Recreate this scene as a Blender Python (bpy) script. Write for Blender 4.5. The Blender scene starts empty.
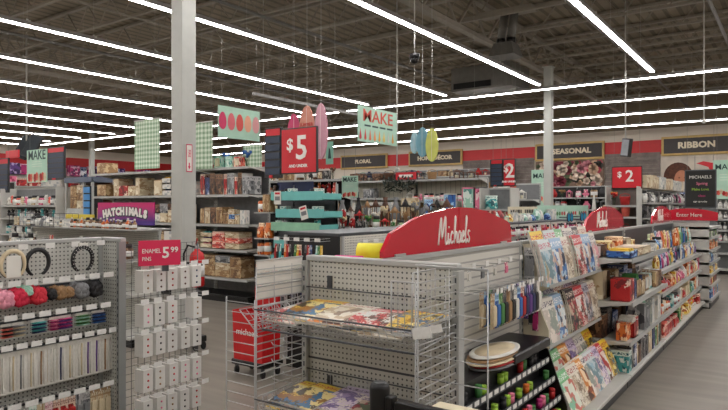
import bpy, math, random
from mathutils import Vector, Matrix
R = random.Random(7)
PI = math.pi
C = bpy.context.scene.collection
scn = bpy.context.scene

# ------------------------------------------------------------------ camera, world, exposure
EYE = 1.63
TH = math.atan(436 / 614)
SN, CS = math.sin(TH), math.cos(TH)
cam_d = bpy.data.cameras.new('camera')
cam_d.sensor_width = 36.0
cam_d.lens = 614 / 728 * 36.0
cam_d.clip_start = 0.05
cam_d.clip_end = 200
cam = bpy.data.objects.new('camera', cam_d)
C.objects.link(cam)
cam.location = (0, 0, EYE)
cam.rotation_euler = (PI / 2, 0, TH)
scn.camera = cam
scn.view_settings.view_transform = 'Standard'
scn.view_settings.look = 'None'
scn.view_settings.gamma = 1.0
scn.view_settings.use_curve_mapping = False
scn.view_settings.exposure = 0.0
TUBE_STRENGTH = 34.0
w = bpy.data.worlds.new('world')
scn.world = w
w.use_nodes = True
w.node_tree.nodes['Background'].inputs[0].default_value = (0.75, 0.8, 0.9, 1)
w.node_tree.nodes['Background'].inputs[1].default_value = 0.10


def ay(px, Y):
    """world X where the line of sight over picture column px meets the plane Y"""
    s = (px - 364) / 614
    D = Y / (CS + s * SN)
    return D * (s * CS - SN)


def ax(px, X):
    """world Y where picture column px meets the plane X"""
    s = (px - 364) / 614
    D = X / (s * CS - SN)
    return D * (CS + s * SN)


def project(p):
    D = -p[0] * SN + p[1] * CS
    return 364 + 614 * (p[0] * CS + p[1] * SN) / max(D, .01)


# ------------------------------------------------------------------ materials
def lin(c):
    def f(v):
        v = v / 255
        return v / 12.92 if v <= .04045 else ((v + .055) / 1.055) ** 2.4
    return (f(c[0]), f(c[1]), f(c[2]), 1)


MATS = {}


def new_mat(name):
    m = bpy.data.materials.new(name)
    m.use_nodes = True
    nt = m.node_tree
    return m, nt, nt.nodes['Principled BSDF']


def mat(name, col, rough=.5, metal=0.0, var=.12, scale=6.0, emit=None, trans=0, coat=0):
    if name in MATS:
        return MATS[name]
    m, nt, b = new_mat(name)
    b.inputs['Roughness'].default_value = rough
    b.inputs['Metallic'].default_value = metal
    if coat:
        b.inputs['Coat Weight'].default_value = coat
    if emit:
        b.inputs['Emission Color'].default_value = lin(col)
        b.inputs['Emission Strength'].default_value = emit
    if trans:
        b.inputs['Alpha'].default_value = 1 - trans
    c = lin(col)
    tc = nt.nodes.new('ShaderNodeTexCoord')
    n = nt.nodes.new('ShaderNodeTexNoise')
    n.inputs['Scale'].default_value = scale
    n.inputs['Detail'].default_value = 3
    r = nt.nodes.new('ShaderNodeValToRGB')
    r.color_ramp.elements[0].position = .3
    r.color_ramp.elements[1].position = .7
    r.color_ramp.elements[0].color = tuple(max(0, v * (1 - var)) for v in c[:3]) + (1,)
    r.color_ramp.elements[1].color = tuple(min(1, v * (1 + var)) for v in c[:3]) + (1,)
    nt.links.new(tc.outputs['Object'], n.inputs['Vector'])
    nt.links.new(n.outputs['Fac'], r.inputs['Fac'])
    nt.links.new(r.outputs['Color'], b.inputs['Base Color'])
    MATS[name] = m
    return m


def math_node(nt, op, a, bb=None):
    n = nt.nodes.new('ShaderNodeMath')
    n.operation = op
    if hasattr(a, 'is_output') or hasattr(a, 'links'):
        nt.links.new(a, n.inputs[0])
    else:
        n.inputs[0].default_value = a
    if bb is not None:
        if hasattr(bb, 'links'):
            nt.links.new(bb, n.inputs[1])
        else:
            n.inputs[1].default_value = bb
    return n.outputs[0]


def peg_mat(name, col, axis, pitch=.0254, rad=.20, hole=(70, 72, 72)):
    """perforated board: a grid of round holes (axis 0: board spans X and Z, axis 1: Y and Z)"""
    m, nt, b = new_mat(name)
    b.inputs['Roughness'].default_value = .45
    tc = nt.nodes.new('ShaderNodeTexCoord')
    sp = nt.nodes.new('ShaderNodeSeparateXYZ')
    nt.links.new(tc.outputs['Object'], sp.inputs[0])
    ds = []
    for o in (axis, 2):
        v = math_node(nt, 'DIVIDE', sp.outputs[o], pitch)
        v = math_node(nt, 'FRACT', v)
        v = math_node(nt, 'SUBTRACT', v, .5)
        ds.append(math_node(nt, 'MULTIPLY', v, v))
    d = math_node(nt, 'SQRT', math_node(nt, 'ADD', ds[0], ds[1]))
    k = math_node(nt, 'LESS_THAN', d, rad)
    mx = nt.nodes.new('ShaderNodeMix')
    mx.data_type = 'RGBA'
    mx.inputs[6].default_value = lin(col)
    mx.inputs[7].default_value = lin(hole)
    nt.links.new(k, mx.inputs[0])
    nt.links.new(mx.outputs[2], b.inputs['Base Color'])
    MATS[name] = m
    return m


def stripe_mat(name, a, bcol, axis, pitch, duty=.5, rough=.5):
    m, nt, b = new_mat(name)
    b.inputs['Roughness'].default_value = rough
    tc = nt.nodes.new('ShaderNodeTexCoord')
    sp = nt.nodes.new('ShaderNodeSeparateXYZ')
    nt.links.new(tc.outputs['Object'], sp.inputs[0])
    v = math_node(nt, 'FRACT', math_node(nt, 'DIVIDE', sp.outputs[axis], pitch))
    k = math_node(nt, 'LESS_THAN', v, duty)
    mx = nt.nodes.new('ShaderNodeMix')
    mx.data_type = 'RGBA'
    mx.inputs[6].default_value = lin(a)
    mx.inputs[7].default_value = lin(bcol)
    nt.links.new(k, mx.inputs[0])
    nt.links.new(mx.outputs[2], b.inputs['Base Color'])
    MATS[name] = m
    return m


def plaid_mat(name):
    m, nt, b = new_mat(name)
    b.inputs['Roughness'].default_value = .8
    tc = nt.nodes.new('ShaderNodeTexCoord')
    sp = nt.nodes.new('ShaderNodeSeparateXYZ')
    nt.links.new(tc.outputs['Object'], sp.inputs[0])
    ks = [math_node(nt, 'LESS_THAN', math_node(nt, 'FRACT', math_node(nt, 'DIVIDE', sp.outputs[o], .085)), .5) for o in (0, 2)]
    s = math_node(nt, 'MULTIPLY', math_node(nt, 'ADD', ks[0], ks[1]), .5)
    r = nt.nodes.new('ShaderNodeValToRGB')
    r.color_ramp.interpolation = 'CONSTANT'
    r.color_ramp.elements[0].color = lin((212, 222, 206))
    r.color_ramp.elements[1].position = .9
    r.color_ramp.elements[1].color = lin((128, 158, 128))
    e = r.color_ramp.elements.new(.3)
    e.color = lin((172, 194, 168))
    nt.links.new(s, r.inputs['Fac'])
    nt.links.new(r.outputs['Color'], b.inputs['Base Color'])
    MATS[name] = m
    return m


def cover(name, cols, scale=3.0, head=None, rough=.45, lines=False, seed=0.0):
    """printed paper or card: irregular picture patches in the given colours, a title band and lines of small type"""
    m, nt, b = new_mat(name)
    b.inputs['Roughness'].default_value = rough
    tc = nt.nodes.new('ShaderNodeTexCoord')
    mp = nt.nodes.new('ShaderNodeMapping')
    mp.inputs['Location'].default_value = (seed, seed * 1.7, seed * .6)
    nt.links.new(tc.outputs['Generated'], mp.inputs[0])
    v = nt.nodes.new('ShaderNodeTexVoronoi')
    v.inputs['Scale'].default_value = scale
    v.distance = 'CHEBYCHEV' if int(seed * 10) % 2 else 'EUCLIDEAN'
    nz = nt.nodes.new('ShaderNodeTexNoise')
    nz.inputs['Scale'].default_value = scale * 1.5
    nt.links.new(mp.outputs[0], nz.inputs['Vector'])
    mxv = nt.nodes.new('ShaderNodeMix')
    mxv.data_type = 'RGBA'
    mxv.inputs[0].default_value = .35 if int(seed * 10) % 2 == 0 else .12
    nt.links.new(mp.outputs[0], mxv.inputs[6])
    nt.links.new(nz.outputs['Color'], mxv.inputs[7])
    nt.links.new(mxv.outputs[2], v.inputs['Vector'])
    sc = nt.nodes.new('ShaderNodeSeparateColor')
    nt.links.new(v.outputs['Color'], sc.inputs[0])
    r = nt.nodes.new('ShaderNodeValToRGB')
    r.color_ramp.interpolation = 'CONSTANT'
    els = r.color_ramp.elements
    while len(els) < len(cols):
        els.new(.5)
    for i, c in enumerate(cols):
        els[i].position = i / len(cols) if i else 0
        els[i].color = lin(c)
    nt.links.new(sc.outputs[0], r.inputs['Fac'])
    out = r.outputs['Color']
    sp = nt.nodes.new('ShaderNodeSeparateXYZ')
    nt.links.new(tc.outputs['Generated'], sp.inputs[0])

    def over(fac, col, base):
        x = nt.nodes.new('ShaderNodeMix')
        x.data_type = 'RGBA'
        nt.links.new(fac, x.inputs[0])
        nt.links.new(base, x.inputs[6])
        x.inputs[7].default_value = lin(col)
        return x.outputs[2]
    if head:
        k = math_node(nt, 'GREATER_THAN', sp.outputs[2], .76)
        out = over(k, head[0], out)
        if len(head) > 1:
            n2 = nt.nodes.new('ShaderNodeTexNoise')
            n2.inputs['Scale'].default_value = 16
            nt.links.new(mp.outputs[0], n2.inputs['Vector'])
            kk = math_node(nt, 'GREATER_THAN', n2.outputs['Fac'], .52)
            a = math_node(nt, 'GREATER_THAN', sp.outputs[2], .81)
            a2 = math_node(nt, 'LESS_THAN', sp.outputs[2], .93)
            out = over(math_node(nt, 'MULTIPLY', kk, math_node(nt, 'MULTIPLY', a, a2)), head[1], out)
    nt.links.new(out, b.inputs['Base Color'])
    MATS[name] = m
    return m


M_white = mat('white_paint', (205, 204, 198), .5, var=.04)
M_wall = mat('wall_paint', (214, 205, 190), .7, var=.04, scale=1)
M_wallup = mat('upper_wall_paint', (118, 104, 84), .8, var=.06, scale=1)
M_band = mat('red_wall_band', (196, 34, 38), .5, var=.04)
M_steel = mat('grey_powder_coated_steel', (150, 153, 152), .4, .35, var=.05)
M_wire = mat('chrome_wire', (176, 178, 178), .35, .25, var=.05)
M_dkwire = mat('dark_wire', (76, 78, 80), .4, .4, var=.05)
M_rail = mat('pale_grey_rail', (176, 178, 176), .35, .2, var=.04)
M_shelf = mat('pale_shelf_steel', (196, 196, 190), .4, .1, var=.05)
M_dark = mat('dark_plastic', (30, 30, 32), .4, var=.1)
M_black = mat('black_metal', (16, 16, 17), .35, .2, var=.1)
M_slot = mat('dark_upright', (74, 78, 82), .4, .4, var=.08)
M_joist = mat('joist_paint', (150, 143, 130), .6, var=.12, scale=2)
M_column = mat('column_paint', (176, 178, 172), .5, var=.04)
M_red = mat('glossy_crimson_plastic', (190, 26, 48), .22, var=.03, coat=.5)
M_redflat = mat('red_sign_card', (200, 22, 38), .45, var=.04)
M_pinksign = mat('crimson_pink_card', (214, 40, 84), .45, var=.04)
M_redplast = mat('red_plastic', (190, 22, 28), .35, var=.05)
M_lett = mat('white_lettering', (235, 232, 226), .5, var=.02)
M_dkteal = mat('dark_green_ink', (24, 58, 58), .5, var=.03)
M_mint = mat('mint_card', (168, 204, 184), .6, var=.06)
M_cream = mat('cream_panel', (206, 198, 172), .5, var=.05)
M_gold = mat('gold_frame', (196, 164, 96), .45, var=.08)
M_board = mat('dark_sign_board', (52, 46, 44), .5, var=.08)
M_label = mat('white_price_label', (222, 222, 218), .5, var=.05, scale=60)
M_paper = mat('white_paper', (220, 218, 210), .6, var=.05)
M_housing = mat('fixture_housing', (150, 148, 146), .5, var=.05)
M_teal = mat('teal_tray_plastic', (108, 186, 182), .4, var=.06)
M_navy = mat('navy_card', (38, 52, 74), .5, var=.08)
M_glass = mat('grey_glass', (60, 66, 70), .08, var=.05)
M_pipe = mat('grey_pipe', (120, 118, 114), .5, .2, var=.06)
M_duct = mat('duct_metal', (112, 110, 104), .45, .3, var=.1)
M_wood = mat('grey_weathered_boards', (120, 110, 104), .7, var=.25, scale=4)
M_beige = mat('beige_laminate', (206, 196, 168), .5, var=.05)
M_green = mat('leaf_green', (46, 66, 40), .6, var=.3, scale=20)
PEGX = peg_mat('pegboard_facing_front', (192, 193, 186), 0)
PEGY = peg_mat('pegboard_facing_side', (206, 204, 194), 1)
SLAT = stripe_mat('slatwall_grooves', (208, 206, 198), (160, 160, 156), 2, .0508, .22)
PLAID = plaid_mat('green_plaid_cloth')

# palette of printed goods: colour word -> materials
BASE = dict(teal=((70, 160, 160), (210, 225, 215), (30, 90, 100)), navy=((34, 44, 84), (90, 110, 160), (220, 220, 225)),
            red=((176, 34, 34), (226, 200, 180), (110, 20, 24)), orange=((214, 110, 40), (240, 210, 170), (150, 60, 30)),
            yellow=((222, 182, 50), (240, 225, 170), (170, 90, 40)), green=((62, 120, 60), (190, 210, 160), (28, 70, 40)),
            lime=((150, 190, 60), (225, 235, 190), (60, 110, 50)), pink=((224, 120, 150), (240, 215, 215), (170, 50, 90)),
            magenta=((180, 40, 110), (235, 190, 210), (100, 20, 80)), purple=((94, 58, 130), (190, 170, 215), (50, 30, 80)),
            white=((214, 212, 204), (170, 175, 175), (226, 222, 212)), cream=((206, 190, 158), (170, 140, 104), (226, 216, 190)),
            kraft=((150, 116, 78), (110, 80, 54), (196, 170, 130)), brown=((88, 58, 40), (140, 104, 76), (50, 34, 26)),
            black=((26, 26, 28), (80, 80, 84), (150, 145, 140)), grey=((120, 122, 124), (180, 180, 180), (70, 72, 76)),
            blue=((48, 100, 170), (160, 200, 230), (24, 50, 110)), coral=((222, 100, 84), (240, 200, 180), (160, 50, 50)),
            mint=((160, 206, 186), (220, 235, 225), (90, 150, 140)))
COV = {}
for k, (a, b_, c_) in BASE.items():
    COV[k] = [cover('print_%s' % k, [a, b_, a, c_, a], 4.2, seed=R.random() * 9),
              cover('print_%s_titled' % k, [a, c_, a, b_], 5.5, head=(b_, c_), seed=R.random() * 9)]
CRAFT = 'cream cream kraft white brown red cream grey white kraft'.split()
BRIGHT = 'yellow red blue green orange pink white navy teal purple'.split()
PASTEL = 'pink mint white blue cream coral teal'.split()
DARKS = 'black brown red navy kraft green grey cream'.split()


# ------------------------------------------------------------------ mesh building
class MB:
    def __init__(s):
        s.v = []; s.f = []; s.m = []; s.smooth = []

    def add(s, vs, fs, mi=0, sm=False):
        o = len(s.v)
        s.v += [tuple(v) for v in vs]
        for f in fs:
            s.f.append([i + o for i in f]); s.m.append(mi); s.smooth.append(sm)
        return s

    def box(s, x0, x1, y0, y1, z0, z1, mi=0):
        vs = [(x, y, z) for x in (x0, x1) for y in (y0, y1) for z in (z0, z1)]
        return s.add(vs, [(0, 1, 3, 2), (4, 6, 7, 5), (0, 4, 5, 1), (2, 3, 7, 6), (0, 2, 6, 4), (1, 5, 7, 3)], mi)

    def bbox(s, x0, x1, y0, y1, z0, z1, b=.003, mi=0):
        """box with chamfered vertical and top edges"""
        prof = [(x0 + b, y0), (x1 - b, y0), (x1, y0 + b), (x1, y1 - b), (x1 - b, y1), (x0 + b, y1), (x0, y1 - b), (x0, y0 + b)]
        cx, cy = (x0 + x1) / 2, (y0 + y1) / 2
        sx, sy = 1 - b / max((x1 - x0) / 2, 1e-6), 1 - b / max((y1 - y0) / 2, 1e-6)
        sh = [(cx + (x - cx) * sx, cy + (y - cy) * sy) for x, y in prof]
        rings = [[(x, y, z0) for x, y in sh], [(x, y, z0 + b) for x, y in prof], [(x, y, z1 - b) for x, y in prof], [(x, y, z1) for x, y in sh]]
        vs = [p for r in rings for p in r]
        fs = [(r * 8 + i, r * 8 + (i + 1) % 8, r * 8 + 8 + (i + 1) % 8, r * 8 + 8 + i) for r in range(3) for i in range(8)]
        fs += [tuple(range(7, -1, -1)), tuple(range(24, 32))]
        return s.add(vs, fs, mi)

    def tube(s, pts, r, n=6, mi=0, closed=False, sm=True):
        pts = [Vector(p) for p in pts]
        if not closed:
            base = pts
        rr = r if isinstance(r, (list, tuple)) else [r] * len(pts)
        vs = []
        L = len(pts)
        up0 = None
        for i, p in enumerate(pts):
            a = pts[(i - 1) % L] if (closed or i > 0) else p
            b = pts[(i + 1) % L] if (closed or i < L - 1) else p
            d = (b - a)
            if d.length < 1e-9:
                d = Vector((0, 0, 1))
            d.normalize()
            if up0 is None:
                up0 = Vector((0, 0, 1)) if abs(d.z) < .9 else Vector((1, 0, 0))
            u = d.cross(up0)
            if u.length < 1e-6:
                u = d.cross(Vector((.3, 1, .2)))
            u.normalize()
            v = d.cross(u)
            up0 = -v if v.length > 0 else up0
            up0 = u.cross(d)
            for k in range(n):
                t = 2 * PI * k / n + PI / n
                vs.append(p + (u * math.cos(t) + up0 * math.sin(t)) * rr[i])
        fs = []
        for i in range(L if closed else L - 1):
            j = (i + 1) % L
            for k in range(n):
                fs.append((i * n + k, i * n + (k + 1) % n, j * n + (k + 1) % n, j * n + k))
        if not closed:
            s.add(vs, fs, mi, sm)
            o = len(s.v) - len(vs)
            s.f.append([o + k for k in range(n - 1, -1, -1)]); s.m.append(mi); s.smooth.append(False)
            s.f.append([o + (L - 1) * n + k for k in range(n)]); s.m.append(mi); s.smooth.append(False)
            return s
        return s.add(vs, fs, mi, sm)

    def bar(s, a, b, r, n=4, mi=0):
        return s.tube([a, b], r, n, mi, sm=n > 4)

    def lathe(s, prof, n=16, mi=0, c=(0, 0, 0)):
        vs = []; L = len(prof)
        for r, z in prof:
            for k in range(n):
                t = 2 * PI * k / n
                vs.append((c[0] + r * math.cos(t), c[1] + r * math.sin(t), c[2] + z))
        fs = [(i * n + k, i * n + (k + 1) % n, (i + 1) * n + (k + 1) % n, (i + 1) * n + k) for i in range(L - 1) for k in range(n)]
        fs.append(tuple(range(n - 1, -1, -1)))
        fs.append(tuple((L - 1) * n + k for k in range(n)))
        return s.add(vs, fs, mi, True)

    def ball(s, c, r, n=8, mi=0, sc=(1, 1, 1), jit=0, rng=None):
        vs = []; m = n // 2 + 1
        for i in range(m + 1):
            ph = PI * i / m
            for k in range(n):
                t = 2 * PI * k / n
                q = r * (1 + (rng.uniform(-jit, jit) if rng else 0))
                vs.append((c[0] + q * sc[0] * math.sin(ph) * math.cos(t), c[1] + q * sc[1] * math.sin(ph) * math.sin(t), c[2] + q * sc[2] * math.cos(ph)))
        fs = [(i * n + k, (i + 1) * n + k, (i + 1) * n + (k + 1) % n, i * n + (k + 1) % n) for i in range(m) for k in range(n)]
        return s.add(vs, fs, mi, True)

    def prism(s, poly, y0, y1, mi=0, mi_front=None):
        """polygon in X,Z extruded along Y (front face at y0)"""
        n = len(poly)
        vs = [(x, y0, z) for x, z in poly] + [(x, y1, z) for x, z in poly]
        s.add(vs, [(i, (i + 1) % n, n + (i + 1) % n, n + i) for i in range(n)] + [tuple(range(2 * n - 1, n - 1, -1))], mi)
        s.add(vs[:n], [tuple(range(n))], mi if mi_front is None else mi_front)
        return s

    def mesh(s, name, mats):
        me = bpy.data.meshes.new(name)
        me.from_pydata(s.v, [], s.f)
        me.polygons.foreach_set('material_index', s.m)
        me.polygons.foreach_set('use_smooth', s.smooth)
        for m in (mats if isinstance(mats, (list, tuple)) else [mats]):
            me.materials.append(m)
        me.update()
        return me

    def build(s, name, mats, parent=None, loc=None, rotz=0):
        o = bpy.data.objects.new(name, s.mesh(name, mats))
        C.objects.link(o)
        if parent:
            o.parent = parent
        if loc:
            o.location = loc
        if rotz:
            o.rotation_euler = (0, 0, rotz)
        return o


def tag(o, label, cat, group=None, kind=None):
    o['label'] = label
    o['category'] = cat
    if group:
        o['group'] = group
    if kind:
        o['kind'] = kind
    return o


def thing(name, label, cat, loc=(0, 0, 0), rotz=0, group=None):
    o = bpy.data.objects.new(name, None)
    o.empty_display_size = .05
    C.objects.link(o)
    o.location = loc
    o.rotation_euler = (0, 0, rotz)
    return tag(o, label, cat, group)


def struct(o, label=None):
    o['kind'] = 'structure'
    if label:
        o['label'] = label
    return o


def text(body, size, m, parent, loc, name='lettering', rotz=0, ext=.002, align='CENTER', bold=.0, sx=1.0, roty=0):
    cu = bpy.data.curves.new(name, 'FONT')
    cu.body = body
    cu.size = size
    cu.align_x = align
    cu.align_y = 'CENTER'
    cu.extrude = ext
    cu.offset = bold
    cu.resolution_u = 2
    t = bpy.data.objects.new(name, cu)
    C.objects.link(t)
    dg = bpy.context.evaluated_depsgraph_get()
    me = bpy.data.meshes.new_from_object(t.evaluated_get(dg))
    bpy.data.objects.remove(t)
    me.transform(Matrix.Rotation(PI / 2, 4, 'X') @ Matrix.Diagonal((sx, 1, 1, 1)))
    me.materials.clear()
    me.materials.append(m)
    o = bpy.data.objects.new(name, me)
    C.objects.link(o)
    o.parent = parent
    o.location = loc
    o.rotation_euler = (0, roty, rotz)
    return o


def copy_tree(o, parent=None):
    c = o.copy()
    C.objects.link(c)
    c.parent = parent
    for ch in list(o.children):
        copy_tree(ch, c)
    return c


# ------------------------------------------------------------------ the setting
X0, X1, Y0, Y1, ZC = -33.0, 9.0, -5.0, 27.0, 6.3


def floor_mat():
    m, nt, b = new_mat('worn_grey_floor')
    tc = nt.nodes.new('ShaderNodeTexCoord')
    mp = nt.nodes.new('ShaderNodeMapping')
    mp.inputs['Scale'].default_value = (.5, 4.5, 1)
    mp.inputs['Rotation'].default_value = (0, 0, .0)
    n = nt.nodes.new('ShaderNodeTexNoise')
    n.inputs['Scale'].default_value = 1.6
    n.inputs['Detail'].default_value = 6
    r = nt.nodes.new('ShaderNodeValToRGB')
    r.color_ramp.elements[0].position = .3
    r.color_ramp.elements[1].position = .75
    r.color_ramp.elements[0].color = lin((112, 106, 97))
    r.color_ramp.elements[1].color = lin((136, 129, 118))
    nt.links.new(tc.outputs['Object'], mp.inputs[0])
    nt.links.new(mp.outputs[0], n.inputs['Vector'])
    nt.links.new(n.outputs['Fac'], r.inputs['Fac'])
    nt.links.new(r.outputs['Color'], b.inputs['Base Color'])
    b.inputs['Roughness'].default_value = .38
    return m


def deck_mat():
    m, nt, b = new_mat('corrugated_roof_deck')
    tc = nt.nodes.new('ShaderNodeTexCoord')
    sp = nt.nodes.new('ShaderNodeSeparateXYZ')
    nt.links.new(tc.outputs['Object'], sp.inputs[0])
    v = math_node(nt, 'FRACT', math_node(nt, 'DIVIDE', sp.outputs[0], .3))
    k = math_node(nt, 'LESS_THAN', v, .35)
    n = nt.nodes.new('ShaderNodeTexNoise')
    n.inputs['Scale'].default_value = .8
    n.inputs['Detail'].default_value = 5
    nt.links.new(tc.outputs['Object'], n.inputs['Vector'])
    r = nt.nodes.new('ShaderNodeValToRGB')
    r.color_ramp.elements[0].position = .3
    r.color_ramp.elements[1].position = .7
    r.color_ramp.elements[0].color = lin((126, 116, 100))
    r.color_ramp.elements[1].color = lin((160, 149, 130))
    nt.links.new(n.outputs['Fac'], r.inputs['Fac'])
    mx = nt.nodes.new('ShaderNodeMix')
    mx.data_type = 'RGBA'
    mx.blend_type = 'MULTIPLY'
    nt.links.new(k, mx.inputs[0])
    nt.links.new(r.outputs['Color'], mx.inputs[6])
    mx.inputs[7].default_value = (.62, .62, .62, 1)
    nt.links.new(mx.outputs[2], b.inputs['Base Color'])
    b.inputs['Roughness'].default_value = .8
    return m


struct(MB().box(X0, X1, Y0, Y1, -.1, 0).build('floor', floor_mat()), 'worn grey vinyl plank floor')
struct(MB().box(X0, X1, Y0, Y1, ZC, ZC + .1).build('ceiling', deck_mat()), 'corrugated steel roof deck')
struct(MB().box(X0 - .2, X1 + .2, Y1, Y1 + .2, 0, 4.72).build('wall_back', M_wall), 'cream painted back wall')
struct(MB().box(X0 - .2, X1 + .2, Y1, Y1 + .2, 4.72, ZC).build('wall_back_upper', M_wallup), 'dark painted upper part of the back wall')
struct(MB().box(X0 - .2, X0, Y0, Y1, 0, 4.72).build('wall_left', M_wall), 'cream painted left wall')
struct(MB().box(X0 - .2, X0, Y0, Y1, 4.72, ZC).build('wall_left_upper', M_wallup), 'dark painted upper part of the left wall')
struct(MB().box(X1, X1 + .2, Y0, Y1, 0, ZC).build('wall_right', M_wall), 'cream painted right wall')
struct(MB().box(X0 - .2, X1 + .2, Y0 - .2, Y0, 0, ZC).build('wall_front', M_wall), 'cream painted front wall')
struct(MB().box(X0, X1, Y1 - .04, Y1, 3.66, 4.25).build('trim_1', M_band), 'red band along the back wall')
struct(MB().box(X0, X0 + .04, Y0, Y1 - .04, 3.66, 4.25).build('trim_2', M_band), 'red band along the left wall')

# open-web joists along X
for i in range(19):
    y = .4 + i * 1.5
    m = MB()
    m.box(X0, X1, y - .05, y + .05, ZC - .08, ZC - .02)
    m.box(X0, X1, y - .04, y + .04, ZC - .62, ZC - .57)
    x = X0 + .2
    k = 0
    while x < X1 - .6:
        m.bar((x, y, ZC - .6), (x + .45, y, ZC - .05), .014, 4)
        m.bar((x + .45, y, ZC - .05), (x + .9, y, ZC - .6), .014, 4)
        x += .9
    struct(m.build('ceiling_joist', M_joist), 'open-web steel roof joist')
for x in (-29.3, -17.6, -5.9, 5.8):
    m = MB()
    m.box(x - .08, x + .08, Y0, Y1, ZC - .16, ZC - .06)
    m.box(x - .08, x + .08, Y0, Y1, ZC - .95, ZC - .86)
    y = Y0 + .2
    while y < Y1 - 1.5:
        m.bar((x, y, ZC - .9), (x, y + .75, ZC - .12), .03, 4)
        m.bar((x, y + .75, ZC - .12), (x, y + 1.5, ZC - .9), .03, 4)
        y += 1.5
    struct(m.build('ceiling_girder', M_joist), 'deep steel roof girder')
for k, x in enumerate((-24.0, -14.5, -9.0, -3.6, -1.4, 1.0)):
    struct(MB().bar((x, Y0, ZC - .8), (x, Y1, ZC - .8), .035, 8).build('ceiling_pipe', M_pipe), 'grey sprinkler pipe under the joists')
for k, x in enumerate((-20.5, -11.6, -7.3, -.2)):
    struct(MB().box(x - .02, x + .02, Y0, Y1, ZC - .68, ZC - .64).build('ceiling_bridging', M_joist), 'thin bridging bar between joists')


def column(x, y, label):
    t = thing('column', label, 'column', (x, y, 0))
    t['kind'] = 'structure'
    MB().box(-.1, .1, -.1, .1, .02, ZC - .95).build('shaft', M_column, t)
    MB().box(-.16, .16, -.16, .16, 0, .02).build('base_plate', M_column, t)
    MB().box(-.14, .14, -.14, .14, ZC - .97, ZC - .95).build('cap_plate', M_column, t)
    return t


column(-6.0, 4.73, 'pale square steel column with the fire extinguisher')
column(ay(548.5, 16.35), 16.35, 'pale square steel column behind the seasonal aisle')
column(-29.3, 17.4, 'distant pale square steel column on the left')

# ------------------------------------------------------------------ light rows
M_tube = mat('lit_fluorescent_lens', (255, 250, 248), .5, var=0, emit=TUBE_STRENGTH)
ZL = 4.53
SEG = 2.44
fx = thing('strip_light', '', 'ceiling light')
MB().box(-.06, .06, -SEG / 2, SEG / 2, .035, .10).build('housing', M_housing, fx)
MB().prism([(-.044, .034), (-.041, .022), (-.02, .018), (.02, .018), (.041, .022), (.044, .034)], -SEG / 2 + .012, SEG / 2 - .012).build('lit_lens', M_tube, fx)
hg = MB()
for yy in (-SEG / 2 + .06, 0):
    hg.box(-.012, .012, yy - .012, yy + .012, .10, .15)
    hg.bar((0, yy, .14), (0, yy, ZC - .62 - ZL), .0014, 3)
    hg.box(-.07, .07, yy - .02, yy + .02, .085, .115)
hg.build('hanger', M_white, fx)
first = True
ORD = 'first second third fourth fifth sixth seventh eighth ninth tenth eleventh twelfth thirteenth fourteenth fifteenth sixteenth seventeenth eighteenth nineteenth twentieth'.split()


def ordn(i):
    return ORD[i] if i < 20 else ('twenty-' + ORD[i - 20]) if i < 29 else 'thirtieth' if i == 29 else ('thirty-' + ORD[i - 30] if i < 39 else 'far')


def place_light(x, y, rz, label, group):
    global first
    o = fx if first else copy_tree(fx)
    first = False
    o.location = (x, y, ZL)
    o.rotation_euler = (0, 0, rz)
    o['label'] = label
    o['group'] = group


for k in range(-4, 12):
    x = -2.65 - 2.553 * k
    if x < X0 + 1 or x > X1 - .5:
        continue
    for j in range(8):
        y = 14.7 - SEG * (j + .5)
        if k < 0 and y < -3:
            continue
        row = 'row nearest the right of the picture' if k == 0 else '%s row from the right' % ordn(k) if k > 0 else 'row %s beyond the picture to the right' % ordn(-k - 1)
        place_light(x, y, 0, 'lengthwise strip light, %s, %s from its far end' % (row, ordn(j)), 'lengthwise rows of strip lights')
for k, y in enumerate((15.35, 18.3, 21.1, 24.2)):
    for j in range(15):
        x = 6.2 - SEG * (j + .5)
        place_light(x, y, PI / 2, 'crosswise strip light, %s, %s from the right end' % (['nearest crosswise row', 'second crosswise row', 'third crosswise row', 'crosswise row nearest the back wall'][k], ordn(j)), 'crosswise rows of strip lights')

# ------------------------------------------------------------------ goods: one mesh per kind, copied
UNIT = {}


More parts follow.
